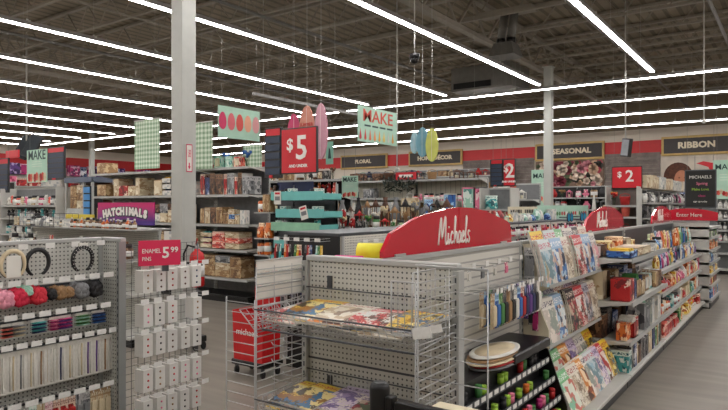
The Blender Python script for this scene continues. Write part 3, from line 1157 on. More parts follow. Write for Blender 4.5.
def mag_rows(zb, dp, y0, y1, cols, where, n=6, per=4, s=1.0, lean=.24, gaps=()):
    for i in range(n):
        y = y0 + .12 + (y1 - y0 - .24) * i / (n - 1) + R.uniform(-.03, .03)
        c = cols[i % len(cols)]
        if i in gaps:
            continue
        for q in range(per):
            back = (per - 1 - q) * .012
            magazine(c if q else R.choice(list(MCOV)), (GX + dp - .012 - back - .004 * i, y + R.uniform(-.008, .008), zb + .001), -lean - R.uniform(0, .03), RZ + R.uniform(-.02, .02), where, 'magazines in the racks', MAG, R.uniform(-.02, .02), s)


mag_rows(1.100, .135, 4.40, 5.84, ['yellow', 'pale blue', 'mint green', 'white and pink', 'dark floral', 'cream'], 'in the rear of the upper tilted rack', 6, 2, 1.22, .16)
mag_rows(.665, .135, 4.40, 5.84, ['mint green', 'grey', 'cream', 'lilac', 'dark floral', 'pale blue'], 'in the rear of the middle tilted rack', 6, 2, 1.22, .16)
mag_rows(1.041, .22, 4.36, 5.86, ['pale blue', 'blue', 'cream', 'grey', 'red and white', 'blue', 'white and pink'], 'in the front of the upper tilted rack', 7, 5, 1.22, .2, (3,))
mag_rows(.606, .22, 4.36, 5.86, ['white and pink', 'blue', 'grey', 'dark floral', 'red and white', 'grey', 'cream'], 'in the front of the middle tilted rack', 7, 5, 1.22, .2, (2,))
mag_rows(.17, .24, 4.38, 5.8, ['pale blue', 'mint green', 'orange', 'lilac', 'white and pink', 'yellow'], 'in the rear row on the base deck', 6, 3, 1.25, .36)
mag_rows(.125, .40, 4.38, 5.8, ['mint green', 'cream', 'orange', 'white and pink', 'pale blue', 'lilac', 'red and white', 'yellow'], 'in the front row on the base deck', 8, 3, 1.15, .42)
MB_ = MB().box(0.01, 1.43, -.28, -.012, .12, .165)
o = MB_.build('riser', M_dark, None, (GX, 4.36, 0), RZ)
tag(o, 'low black riser behind the front row of magazines', 'riser')
# sunglasses-like packs hung on the cream end panels
for i, (z, c, w_, dx) in enumerate(((1.08, 'grey', .075, .085), (.80, 'purple', .045, .06), (.72, 'magenta', .045, .13), (.76, 'black', .045, .10))):
    good('blister_pack', c, (GX + dx, 4.335, z), (w_, .03, .24 if i == 0 else .18), 0, 'hung on the cream end panel of the magazine rack', 'packages on the rack end panel', rng=random.Random(i))

# ----- shelves of books and gifts
A = (GX, 0, 0)
fill(A, RZ, 5.86, 6.9, -.46, 1.15, ['flat_book', 'open_crate'], ['blue', 'brown', 'orange', 'cream'], (.24, .34), (.07, .09), (.2, .25), 'at the front of the top shelf by the magazines', 'goods on the top shelf')
fill(A, RZ, 5.86, 7.5, -.20, 1.15, ['box', 'flat_book', 'pouch'], ['brown', 'black', 'orange', 'yellow', 'cream'], (.14, .24), (.08, .16), (.12, .17), 'at the back of the top shelf by the magazines', 'goods on the top shelf')
fill(A, RZ, 6.95, 7.5, -.46, 1.15, ['pouch', 'box', 'jar'], ['yellow', 'white', 'cream', 'blue'], (.07, .12), (.08, .14), (.1, .14), 'at the front of the top shelf by the magazines', 'goods on the top shelf')
fill(A, RZ, 5.86, 7.5, -.45, .76, ['book', 'gift_bag', 'box', 'open_crate'], ['brown', 'cream', 'navy', 'red', 'black', 'kraft', 'teal', 'white'], (.09, .2), (.12, .24), (.15, .2), 'at the front of the second shelf by the magazines', 'goods on the second shelf')
fill(A, RZ, 5.86, 7.5, -.22, .76, ['book', 'box'], ['navy', 'black', 'grey', 'brown', 'cream', 'blue'], (.1, .2), (.18, .27), (.12, .18), 'at the back of the second shelf by the magazines', 'goods on the second shelf')
fill(A, RZ, 5.86, 6.5, -.45, .405, ['gift_bag', 'box', 'open_crate'], ['brown', 'red', 'red', 'orange', 'kraft'], (.12, .18), (.16, .24), (.15, .2), 'at the front of the third shelf by the magazines', 'goods on the third shelf')
fill(A, RZ, 6.5, 7.5, -.45, .405, ['book', 'plush_toy', 'gift_bag'], ['white', 'grey', 'mint', 'cream'], (.1, .18), (.18, .27), (.14, .2), 'at the front of the third shelf by the magazines', 'goods on the third shelf')
fill(A, RZ, 5.86, 7.5, -.22, .405, ['box', 'book'], ['black', 'navy', 'brown', 'grey'], (.12, .2), (.18, .26), (.12, .18), 'at the back of the third shelf by the magazines', 'goods on the third shelf')
fill(A, RZ, 5.84, 7.5, -.44, .125, ['book', 'book', 'box'], ['brown', 'navy', 'kraft', 'green', 'cream', 'teal', 'black'], (.05, .13), (.16, .24), (.15, .2), 'on the base deck by the magazines', 'goods on the base deck')

# ----- bright packages, two further sections
for y0, y1, nm in ((7.62, 9.24, 'halfway down the aisle'), (9.34, 10.9, 'further down the aisle')):
    fill(A, RZ, y0, y1, -.30, 1.06, ['pouch', 'blister_pack'], ['yellow', 'mint', 'teal', 'navy', 'lime', 'orange', 'pink', 'blue', 'green'], (.10, .14), (.22, .26), (.05, .08), 'hung in the top row ' + nm, 'hanging bags')
    fill(A, RZ, y0, y1, -.38, .885, ['pouch', 'blister_pack'], ['blue', 'yellow', 'purple', 'magenta', 'navy', 'white', 'green'], (.09, .14), (.15, .2), (.05, .08), 'in the second row ' + nm, 'hanging bags')
    fill(A, RZ, y0, y1, -.41, .625, ['box', 'pouch', 'jar'], ['orange', 'red', 'magenta', 'white', 'cream', 'yellow', 'pink'], (.09, .16), (.12, .22), (.12, .18), 'on the third shelf ' + nm, 'small toys')
    fill(A, RZ, y0, y1, -.41, .365, ['box', 'pouch', 'jar'], ['red', 'white', 'orange', 'cream', 'green', 'teal'], (.09, .16), (.12, .2), (.12, .18), 'on the fourth shelf ' + nm, 'small toys')
    fill(A, RZ, y0, y1, -.44, .125, ['pouch', 'box', 'plush_toy'], ['yellow', 'orange', 'coral', 'green', 'red', 'pink'], (.12, .2), (.12, .2), (.14, .2), 'on the base deck ' + nm, 'small toys')

# ----- far block with the curved red topper
fb = shelf_unit('shelf_block', 'far end shelf block under the curved red topper', (-1.72, 11.0, 0), 0, .56, 1.38, [], .02, kick=False, upright=False, back_m=M_shelf)
m = MB()
FZ = [.13, .35, .53, .72, .92, 1.12, 1.28]
for z in FZ:
    q = MB()
    q.box(-.30, .30, 0, 1.3, z - .02, z - .004)
    q.box(-.30, .30, -.012, 0, z - .035, z + .004, 1)
    q.box(.30, .312, -.012, 1.3, z - .035, z + .004, 1)
    q.build('shelf', [M_shelf, M_rail], fb, (.28, 0, 0))
MB().box(.0, .57, .0, 1.3, 0, .09).build('kick_plate', M_black, fb)
MB().box(.26, .28, .02, 1.28, .1, 1.36).build('spine_panel', M_shelf, fb)
fc = [['coral', 'cream', 'blue'], ['yellow', 'brown', 'red'], ['yellow', 'navy', 'yellow'], ['blue', 'white', 'grey'], ['orange', 'kraft', 'orange'], ['green', 'grey', 'white'], ['blue', 'teal', 'white']]
fw = ['bottom', 'second lowest', 'third lowest', 'middle', 'third highest', 'second highest', 'top']
for k, z in enumerate(FZ[:-1]):
    hh = (FZ[k + 1] - z) - .05
    fill((-1.72, 11.0, 0), 0, .0, .57, .01, z, ['box', 'book', 'flat_book'], fc[k], (.08, .16), (hh * .6, hh), (.12, .2), 'on the %s shelf of the far block front' % fw[k], 'goods on the far block')
    fill((-1.44, 11.24, 0), RZ, 0, 1.0, -.28, z, ['box', 'book', 'flat_book'], fc[k], (.12, .2), (hh * .6, hh), (.12, .2), 'on the %s shelf of the far block side' % fw[k], 'goods on the far block')
tp = thing('curved_topper', 'curved glossy red topper sign over the far shelf block', 'sign', (-1.44, 10.98, 1.385))
P = [(-.40, 0), (.40, 0), (.40, .05)] + [(.40 - .8 * k / 10, .06 + .13 * math.sin(PI * (.18 + .62 * k / 10))) for k in range(11)]
MB().prism(P, -.01, .01).build('topper_board', M_red, tp)
text('Enter Here', .085, M_lett, tp, (.0, -.014, .085), sx=.95)
# ================================================================== red arched toppers
def arch_topper(y0, ln, label, words=None):
    t = thing('arched_topper', label, 'sign', (GX, y0, H1 + .002), RZ, 'red arched toppers along the gondola')
    c = [(1, .0), (1, .04), (.985, .13), (.95, .152), (.73, .226), (.6, .246), (.5, .25), (.4, .24), (.21, .20), (.045, .12), (.0, .03), (0, 0)]
    P = [(ln * u, v) for u, v in c]
    MB().prism(P, -.012, .012).build('topper_board', M_red, t)
    MB().box(ln * .50 - .002, ln * .50 + .002, -.014, -.012, .0, .245).build('seam', M_redflat, t)
    MB().box(.1, .2, -.02, .02, -.0, .012).build('foot_clip', M_rail, t)
    MB().box(ln - .2, ln - .1, -.02, .02, -.0, .012).build('foot_clip', M_rail, t)
    return t


def script_word(parent, x0, z0, s, m, r=.0055):
    """flowing handwritten word drawn as brush strokes"""
    st = [
        [(0, 0), (.18, .95), (.25, 1.0), (.3, .25), (.55, 1.05), (.62, 1.0), (.6, .15), (.68, 0), (.8, .15)],
        [(.86, .45), (.82, .1), (.9, 0), (1.0, .2)], [(.9, .66), (.92, .72)],
        [(1.28, .42), (1.18, .5), (1.06, .25), (1.12, .02), (1.3, .1)],
        [(1.38, .0), (1.46, 1.05), (1.52, .98), (1.42, .2), (1.56, .48), (1.64, .35), (1.62, .05), (1.72, .05)],
        [(1.98, .42), (1.86, .5), (1.76, .25), (1.82, 0), (1.96, .2), (2.0, .45), (1.99, .05), (2.1, .08)],
        [(2.12, .2), (2.3, .35), (2.24, .5), (2.14, .3), (2.18, .02), (2.36, .1)],
        [(2.4, .2), (2.58, 1.0), (2.5, 1.05), (2.44, .1), (2.54, 0), (2.62, .15)],
        [(2.86, .46), (2.74, .5), (2.7, .34), (2.82, .2), (2.76, .0), (2.62, .06)]]
    mb = MB()
    for p in st:
        pts = []
        L = len(p)
        for i in range(L - 1):
            a = p[max(i - 1, 0)]; b = p[i]; c = p[i + 1]; d = p[min(i + 2, L - 1)]
            for k in range(5):
                t = k / 5
                pts.append(tuple(.5 * ((2 * b[j]) + (-a[j] + c[j]) * t + (2 * a[j] - 5 * b[j] + 4 * c[j] - d[j]) * t * t + (-a[j] + 3 * b[j] - 3 * c[j] + d[j]) * t ** 3) for j in (0, 1)))
        pts.append(p[-1])
        mb.tube([(x0 + x * s, -.0135, z0 + z * s) for x, z in pts], r, 5)
    return mb.build('lettering', m, parent)


t = arch_topper(2.53, 1.65, 'glossy red arched topper with white script lettering, nearest the end cap')
script_word(t, .56, .035, .142, M_lett)
t = arch_topper(6.02, 1.58, 'glossy red arched topper over the book shelves, the middle one of three')
script_word(t, .42, .035, .142, M_lett)
t = arch_topper(9.3, 1.58, 'glossy red arched topper farthest down the gondola')
script_word(t, .42, .035, .142, M_lett)

# bright bags on the back side of the main gondola
o = MB()
n = 10
for k in range(n):
    pass
b1 = thing('wrapping_roll', 'bright yellow roll of wrap just behind the end cap', 'roll', (-2.03, 2.93, 1.30))
MB().tube([(-.075, 0, .055), (.075, 0, .055)], .055, 16).build('paper_roll', mat('bright_yellow_paper', (226, 222, 40), .5, var=.05), b1)
MB().tube([(-.079, 0, .055), (.079, 0, .055)], .018, 10).build('core', mat('card_core', (170, 150, 110), .7), b1)
b1.rotation_euler = (0, 0, .3)
b2 = thing('wrapping_roll', 'hot pink roll of wrap beside the yellow roll', 'roll', (-2.08, 2.78, 1.245))
MB().tube([(-.08, 0, .05), (.08, 0, .05)], .05, 16).build('paper_roll', mat('hot_pink_paper', (222, 40, 140), .5, var=.05), b2)
MB().tube([(-.084, 0, .05), (.084, 0, .05)], .018, 10).build('core', mat('card_core', (170, 150, 110), .7), b2)
b2.rotation_euler = (0, 0, .3)
t = thing('rear_ledge', 'grey ledge behind the end cap pegboard', 'shelf', (EX0 + .05, 2.56, 0))
MB().box(-.06, .34, 0, .6, 1.26, 1.28).build('ledge_board', M_shelf, t)
MB().box(-.06, .34, .0, .012, .05, 1.26).build('bracket', M_rail, t)

# ================================================================== red wheeled basket stack in the middle aisle
ct = thing('basket_trolley', 'red bin with white lettering on a black wheeled dolly in the aisle', 'trolley', (-4.27, 4.22, 0))
ct.scale = (.70, .62, 1)
MB().bbox(-.31, .31, -.20, .24, .10, .15, .01).build('dolly', M_black, ct)
for x in (-.25, .25):
    for y in (-.14, .18):
        w_ = MB().tube([(x - .018, y, .04), (x + .018, y, .04)], .04, 14).build('wheel', M_dark, ct)
        MB().box(x - .026, x + .026, y - .012, y + .012, .05, .10).build('caster_fork', M_slot, w_)
m = MB()
m.add([(-.27, -.18, .15), (.27, -.18, .15), (.27, .2, .15), (-.27, .2, .15), (-.29, -.19, .62), (.29, -.19, .62), (.29, .21, .62), (-.29, .21, .62),
       (-.27, -.17, .62), (.27, -.17, .62), (.27, .19, .62), (-.27, .19, .62), (-.25, -.16, .2), (.25, -.16, .2), (.25, .18, .2), (-.25, .18, .2)],
      [(0, 1, 5, 4), (1, 2, 6, 5), (2, 3, 7, 6), (3, 0, 4, 7), (3, 2, 1, 0), (4, 5, 9, 8), (5, 6, 10, 9), (6, 7, 11, 10), (7, 4, 8, 11), (8, 9, 13, 12), (9, 10, 14, 13), (10, 11, 15, 14), (11, 8, 12, 15), (12, 13, 14, 15)])
m.build('bin_body', M_redplast, ct)
MB().bbox(-.14, .29, .12, .2, .62, .84, .01).build('back_hopper', M_redplast, ct)
MB().bbox(.17, .25, .14, .19, .84, 1.12, .01).build('sign_post', M_redplast, ct)
text('michaels', .085, M_lett, ct, (0, -.195, .42), sx=1.45)

# ================================================================== LEFT PINWHEEL FIXTURE
LX = -3.84
lf = thing('accessory_gondola', 'pegboard gondola of hair accessories at the left edge', 'shelving', (LX, 0.6, 0), RZ)
LL = 2.34 - .6
MB().box(.0, LL, -.012, .012, .03, 1.388).build('pegboard', PEGX, lf)
MB().bbox(0, LL, -.022, .022, 1.388, 1.415, .004).build('top_rail', M_rail, lf)
MB().box(.0, LL, -.42, -.0, 0, .1).build('kick_plate', M_black, lf)
for z in (1.166, .973, .805, .463):
    MB().box(.0, LL, -.02, -.012, z - .045, z - .03).build('seam_strip', M_slot, lf)
for x in (.0, .91, LL - .02):
    MB().box(x, x + .028, -.02, 0, 0.05, 1.388).build('upright', M_rail, lf)
le = thing('end_panel_gondola', 'bare pegboard panel closing the corner beside the hair accessories', 'panel', (LX, 2.36, 0))
MB().box(.0, .205, -.012, .012, .03, 1.388).build('pegboard', PEGX, le)
MB().bbox(0, .235, -.022, .022, 1.388, 1.415, .004).build('top_rail', M_rail, le)
MB().box(.205, .235, -.03, .02, 0.0, 1.388).build('upright', M_steel, le)
m = MB()
z = .05
while z < 1.3:
    m.box(.215, .224, -.0315, -.03, z, z + .022); z += .05
m.build('slots', M_slot, le)

LHK = 'hooks on the accessory gondola'


def lrow(z, ys, wh, ln=.2, tw_=.055):
    for y in ys:
        peg_hook((LX, 0, 0), RZ, y, z, ln, wh, LHK, tagw=tw_)


lrow(1.368, [1.62, 1.78, 1.94, 2.10, 2.27], 'beside the headbands', .12)
lrow(1.166, [1.50 + .097 * k for k in range(9)], 'above the pom-poms', .2, .07)
lrow(.973, [1.48 + .097 * k for k in range(9)], 'above the hair ties', .2, .07)
lrow(.805, [1.49 + .082 * k for k in range(11)], 'above the long packs', .2, .062)
lrow(.463, [1.50 + .097 * k for k in range(9)], 'in the lowest row at the left', .2, .075)


def headband(x, y, z, col, label, dots=False):
    t = thing('headband', label, 'headband', (x, y, z))
    r = .072
    pts = [(.0, r * math.cos(a) * .92, r * 1.1 * math.sin(a)) for a in [math.radians(-62 + 304 * k / 20) for k in range(21)]]
    MB().tube(pts, [.006 + .008 * math.sin(PI * k / 20) for k in range(21)], 8).build('band', col, t)
    pts = [(-.016, r * math.cos(a) * .92, r * 1.1 * math.sin(a)) for a in [math.radians(-62 + 304 * k / 20) for k in range(21)]]
    MB().tube(pts, .007, 6).build('band', plain('black') if not dots else col, t)
    if dots:
        q = MB()
        for k in range(1, 20):
            a = math.radians(-62 + 304 * k / 20)
            for s_ in (-.5, .5):
                q.ball((.013, (r + s_ * .012) * math.cos(a) * .92, (r + s_ * .012) * 1.1 * math.sin(a)), .0026, 5)
        q.build('polka_dots', M_lett, t)
        MB().bbox(-.004, .008, -.03, .03, .075, .105, .002).build('card_header', M_paper, t)
    return t


BX = LX + .13
headband(BX, ax(38, BX), 1.285, plain('black'), 'plain black round headband on the left pegboard')
headband(BX, ax(83, BX), 1.285, plain('black'), 'black polka-dot headband with a white card on the left pegboard', True)
t = headband(BX, ax(13, BX), 1.285, plain('cream'), 'pale headband on a white card at the left edge')
MB().bbox(.006, .010, -.04, .04, -.075, .05, .002).build('card', M_paper, t)
# pom-poms / scrunchies
pm = MB()
g = random.Random(3)
for k in range(9):
    a = 2 * PI * k / 9
    pm.ball((g.uniform(-.01, .01), .030 * math.cos(a), .026 * math.sin(a)), .030, 6, 0, (1, 1, 1), .18, g)
pm.ball((0, 0, 0), .042, 8, 0, (1, 1, .9), .12, g)
POM = pm.mesh('fluffy_scrunchie', [M_paper])
PX = LX + .14
for i, (px, c, w_) in enumerate(((5, 'pink', 1.5), (20, 'red', 1.5), (27, 'mint', .9), (38, 'coral', 1.5), (51, 'black', 1.0), (60, 'kraft', 1.2), (68, 'kraft', 1.0), (81, 'grey', 1.5), (95, 'black', 1.5))):
    for q in range(2):
        o = bpy.data.objects.new('fluffy_scrunchie', POM)
        C.objects.link(o)
        o.location = (PX - q * .07, ax(px, PX), (1.09 if c != 'mint' else 1.125))
        o.scale = (1, .86 * w_ / 1.4, .95 * w_ / 1.4)
        o.material_slots[0].link = 'OBJECT'
        o.material_slots[0].material = mat('fluffy_red', (206, 40, 70), .8) if c == 'red' else mat('fluffy_coral', (210, 48, 64), .8) if c == 'coral' else mat('fluffy_pink', (226, 150, 168), .8) if c == 'pink' else plain(c)
        GOODS.append((o, '%s fluffy scrunchie' % c, 'hanging in the second row of the left pegboard', 'scrunchie', 'scrunchies on the left pegboard'))
# banded hair ties
bt = MB()
bt.box(-.002, .0, -.5, .5, 0, 1, 0)
for k in range(6):
    bt.tube([(.012, -.48, .12 + k * .13), (.018, 0, .12 + k * .13), (.012, .48, .12 + k * .13)], .045, 6, 1 + k % 2)
BAND = bt.mesh('hair_tie_card', [M_paper, M_dark, M_teal])
for px, wd, c1, c2 in ((6, .06, 'coral', 'black'), (18, .07, 'cream', 'grey'), (38, .085, 'navy', 'teal'), (53, .05, 'magenta', 'pink'), (64, .09, 'purple', 'magenta'), (82, .09, 'mint', 'green'), (98, .09, 'blue', 'navy')):
    o = bpy.data.objects.new('hair_tie_card', BAND)
    C.objects.link(o)
    o.location = (PX, ax(px, PX), .865)
    o.scale = (.55, wd * .95, .085)
    for i, c in enumerate(('white', c1, c2)):
        o.material_slots[i].link = 'OBJECT'
        o.material_slots[i].material = plain(c)
    GOODS.append((o, '%s and %s striped hair tie card' % (c1, c2), 'in the third row of the left pegboard', 'package', 'hair tie cards on the left pegboard'))
# long packs
lp = MB()
lp.box(-.002, .0, -.5, .5, 0, 1, 0)
lp.tube([(.008, -.12, .06), (.012, -.15, .5), (.008, -.1, .9)], .07, 5, 1)
lp.tube([(.008, .18, .06), (.012, .14, .5), (.008, .2, .9)], .07, 5, 2)
LONG = lp.mesh('elastic_pack', [M_paper, M_dark, M_teal])
cs2 = ['cream', 'grey', 'white', 'kraft', 'white', 'grey', 'cream', 'kraft', 'white', 'kraft', 'cream', 'white', 'purple', 'purple', 'kraft', 'brown']
for k in range(30):
    y = 1.47 + .0295 * k
    o = bpy.data.objects.new('elastic_pack', LONG)
    C.objects.link(o)
    o.location = (PX - .012 * (k % 2), y, .545)
    o.rotation_euler = (0, 0, R.uniform(-.25, .1))
    o.scale = (.14, .056, .235)
    c = cs2[(k // 2) % 16]
    for i, cc in enumerate(('white', R.choice([c, c, c, 'black', 'navy']), R.choice(['cream', 'white', 'white']))):
        o.material_slots[i].link = 'OBJECT'
        o.material_slots[i].material = plain(cc)
    GOODS.append((o, 'long white-backed pack of %s elastics' % c, 'in the fourth row of the left pegboard', 'package', 'long packs on the left pegboard'))
for k in range(18):
    good('blister_pack', R.choice(['white', 'cream', 'kraft', 'pink', 'grey', 'teal', 'red']), (PX, 1.49 + .048 * k, .25), (.045, .05, .19), RZ, 'in the lowest row of the left pegboard', 'packages in the lowest row')

# wire grid panel with boxed pins
WX = -3.62
ws = thing('wire_grid_panel', 'wire grid panel carrying the enamel pin cards', 'rack', (WX, 2.38, 0), RZ)
wire_grid(MB(), (0, 0, .02), (.60, 0, 0), (0, 0, 1.34), 12, 0, .0018, .004).build('vertical_wires', M_dkwire, ws)
m = MB()
z = .06
while z < 1.37:
    m.bar((0, 0, z), (.60, 0, z), .0018, 4); z += .05
m.build('cross_wires', M_dkwire, ws)
m = MB(); m.box(.0, .6, -.12, .12, 0, .03); m.build('foot', M_slot, ws)
PINC = [cover('pin_card_%d' % i, [(214, 212, 206)] * 4 + [c], 2.6, seed=i * 3.1) for i, c in enumerate(((150, 60, 80), (60, 70, 90), (120, 150, 120), (170, 130, 60)))]
pc = MB()
pc.box(-.5, .5, -.002, 0, 0, 1, 0)
PCARD = pc.mesh('pin_card', [M_paper])
rows = [(1.206, [0, 1, 2, 3, 4]), (.982, [0, 1, 2, 4]), (.785, [0, 1, 2, 3, 4]), (.554, [0, 1, 2, 3, 4]), (.35, [0, 1, 2, 3, 4])]
rn = ['top', 'second', 'third', 'fourth', 'lowest']
for ri, (z, cols_) in enumerate(rows):
    for k in range(6):
        y = 2.44 + k * .10
        peg_hook((WX, 0, 0), RZ, y, z, .13, 'in the %s row of the pin panel' % rn[ri], 'hooks on the pin panel', tagw=.06)
    for k in cols_:
        y = 2.47 + k * .102
        pk = MB()
        pk.box(-.037, .037, -.12, -.03, -.155, -.01, 0)
        for q in range(3):
            pk.lathe([(.007, 0), (.007, .003), (.004, .005)], 10, 1)
            for v in range(len(pk.v) - 30, len(pk.v)):
                vx, vy, vz = pk.v[v]
                pk.v[v] = (vx, -.120 - vz, vy - .040 - q * .042)
        o = pk.build('pin_card_stack', [mat('pin_card_white', (214, 213, 208), .5, var=.03), R.choice([plain(c) for c in ('brown', 'navy', 'red', 'black', 'kraft', 'pink')])], None, (WX, y, z), RZ + R.uniform(-.06, .06))
        GOODS.append((o, 'stack of white pin cards', 'in the %s row of the pin panel' % rn[ri], 'package', 'pin cards'))
sg = thing('price_sign', 'crimson price sign above the enamel pins', 'sign', (-3.47, 2.38, 1.235), RZ - .45)
MB().box(-.0, .265, -.004, .004, 0, .165).build('sign_card', M_pinksign, sg)
MB().box(.15, .19, .0, .03, -.04, .06).build('clip', M_slot, sg)
text('ENAMEL', .04, M_lett, sg, (.08, -.006, .095), sx=.8)
text('PINS', .036, M_lett, sg, (.05, -.006, .045), sx=.8)
text('5', .10, M_lett, sg, (.17, -.006, .08), bold=.002)
text('99', .05, M_lett, sg, (.225, -.006, .10), bold=.001)

# ================================================================== low fixtures behind the left pinwheel
BY = 4.55
shelf_unit('low_gondola', 'low gondola of craft jars and small packs behind the hair accessories', (-9.2, BY, 0), 0, 3.0, 1.33, [(.6, .4), (1.0, .36)], .42)
fill((-9.2, BY, 0), 0, 0, 3.0, -.40, 1.005, ['jar', 'bottle', 'box', 'blister_pack'], ['cream', 'brown', 'white', 'kraft', 'coral', 'grey'], (.07, .12), (.15, .24), (.07, .12), 'on the low gondola behind the hair accessories', 'goods on the low gondola')
MB_ = MB()
t = thing('top_tray', 'long pale tray on top of the low gondola at the left', 'tray', (-9.2, BY, 1.332))
MB().box(0, 3.0, -.34, .22, 0, .012).build('tray_board', M_rail, t)
fill((-9.2, BY, 1.345), 0, .05, 1.5, -.30, 0, ['box', 'pouch', 'jar'], ['white', 'cream', 'grey', 'white'], (.09, .14), (.08, .15), (.1, .14), 'in the top tray of the low gondola', 'goods in the top tray')
fill((-9.2, BY, 1.345), 0, 1.5, 2.95, -.30, 0, ['bottle', 'jar'], ['brown', 'orange', 'kraft', 'brown'], (.05, .07), (.10, .13), (.05, .07), 'in the top tray of the low gondola', 'goods in the top tray')
m = MB()
wire_grid(m, (0, -.36, 0), (1.2, 0, 0), (0, 0, .17), 12, 3, .002, .004)
wire_grid(m, (0, -.36, 0), (0, .34, 0), (0, 0, .17), 4, 3, .002, .004)
wire_grid(m, (1.2, -.36, 0), (0, .34, 0), (0, 0, .17), 4, 3, .002, .004)
o = m.build('wire_bin', M_dkwire, None, (-9.15, BY, 1.345))
tag(o, 'dark wire bin of white packs on top of the low gondola', 'bin')
# purple-pink banner sign
HX = ay(97, 4.5)
HX2 = ay(153, 4.5)
hs = thing('banner_sign', 'pink to purple toy sign with white arched lettering', 'sign', (HX, 4.52, 1.385))
HW = HX2 - HX


def grad_mat():
    m, nt, b = new_mat('pink_to_purple_print')
    tc = nt.nodes.new('ShaderNodeTexCoord')
    sp = nt.nodes.new('ShaderNodeSeparateXYZ')
    nt.links.new(tc.outputs['Generated'], sp.inputs[0])
    r = nt.nodes.new('ShaderNodeValToRGB')
    r.color_ramp.elements[0].position = .15
    r.color_ramp.elements[0].color = lin((72, 44, 128))
    r.color_ramp.elements[1].position = .85
    r.color_ramp.elements[1].color = lin((196, 36, 110))
    nt.links.new(sp.outputs[2], r.inputs['Fac'])
    nt.links.new(r.outputs['Color'], b.inputs['Base Color'])
    b.inputs['Roughness'].default_value = .35
    return m


MB().box(0, HW, -.008, .008, 0, .275).build('sign_board', grad_mat(), hs)
word = 'HATCHIMALS'
for i, ch in enumerate(word):
    u = (i - 4.5) / 4.5
    text(ch, .125, M_dkteal, hs, (HW / 2 + u * HW * .36 + .004, -.0085, .128 + .035 * (1 - u * u) - .004), roty=u * .18, bold=.020, ext=.001)
    text(ch, .125, M_lett, hs, (HW / 2 + u * HW * .36, -.0115, .128 + .035 * (1 - u * u)), roty=u * .18, bold=.010, ext=.001)
MB().box(HW * .34, HW * .66, -.010, -.008, .045, .055).build('underline', M_lett, hs)

# ================================================================== tall shelf wall behind column
TY = 7.55
tops = []
names = [(-11.84, .57, 'left end of the tall shelves behind the column'), (-11.25, 1.28, 'second bay of the tall shelves'), (-9.95, 1.28, 'bay of tall shelves just left behind the column'), (-8.62, 1.30, 'bay of tall shelves right of the column')]
bays = ['left end bay', 'second bay', 'third bay', 'bay right of the column']
for i, (x, L, lb) in enumerate(names):
    shelf_unit('tall_shelf_unit', 'tall grey shelf unit of boxed kits, ' + lb, (x, TY, 0), 0, L, 2.28, [(.40, .5), (.88, .5), (1.30, .48), (1.80, .48), (2.26, .48)], .52, back_m=plain('grey'), sides=False, deck_m=M_black)
    F = (x, TY, 0)
    wh = ' of the tall shelves, ' + bays[i]
    if i < 3:
        fill(F, 0, .04, L - .04, -.44, 2.27, ['box', 'carton_with_handle'], ['white', 'cream', 'kraft', 'white', 'brown'], (.22, .40), (.19, .24), (.25, .35), 'on top' + wh, 'boxes on the tall shelves', skip=.0 if i < 1 else .88)
        fill(F, 0, .04, L - .04, -.44, 1.81, ['box', 'box', 'open_crate'], CRAFT, (.14, .34), (.18, .36), (.2, .35), 'on the top shelf' + wh, 'boxes on the tall shelves', stack=.4)
        fill(F, 0, .04, L - .04, -.44, 1.31, ['box', 'box', 'flat_book'], CRAFT, (.14, .34), (.22, .36), (.2, .35), 'on the second shelf' + wh, 'boxes on the tall shelves', stack=.5)
        fill(F, 0, .04, L - .04, -.44, .89, ['box'], CRAFT, (.2, .34), (.22, .32), (.2, .35), 'on the third shelf' + wh, 'boxes on the tall shelves', stack=.5)
    else:
        fill(F, 0, .30, L - .02, -.40, 2.27, ['gift_bag', 'flower_bunch', 'box'], ['blue', 'white', 'orange', 'mint', 'blue', 'coral'], (.13, .2), (.18, .32), (.16, .22), 'on top' + wh, 'goods on top of the tall shelves')
        fill(F, 0, .04, L - .04, -.44, 1.81, ['book', 'box', 'book'], ['brown', 'red', 'brown', 'grey', 'navy', 'kraft'], (.06, .2), (.26, .38), (.2, .3), 'on the top shelf' + wh, 'boxes on the tall shelves')
        fill(F, 0, .04, .8, -.44, 1.31, ['book', 'box'], ['brown', 'kraft', 'brown', 'cream'], (.08, .18), (.2, .32), (.2, .3), 'on the second shelf' + wh, 'boxes on the tall shelves')
        fill(F, 0, .75, L - .04, -.44, 1.31, ['jar', 'box', 'carton_with_handle'], ['white', 'blue', 'cream', 'grey'], (.10, .18), (.14, .26), (.1, .2), 'on the second shelf' + wh, 'boxes on the tall shelves', stack=.5)
        fill(F, 0, .04, L - .04, -.44, .89, ['box', 'open_crate'], ['cream', 'kraft', 'coral', 'cream', 'red'], (.24, .38), (.2, .3), (.2, .35), 'on the third shelf' + wh, 'boxes on the tall shelves', stack=.8)
        fill(F, 0, .04, L - .04, -.44, .405, ['box'], ['kraft', 'cream', 'grey', 'kraft'], (.24, .38), (.34, .38), (.2, .35), 'on the fourth shelf' + wh, 'boxes on the tall shelves', stack=1.0)
    if i < 3:
        fill(F, 0, .04, L - .04, -.44, .405, ['box'], ['kraft', 'cream', 'grey'], (.24, .38), (.34, .38), (.2, .35), 'on the fourth shelf' + wh, 'boxes on the tall shelves', stack=1.0)
# dark back strip below the wall handled by the kick plates
MB_ = None

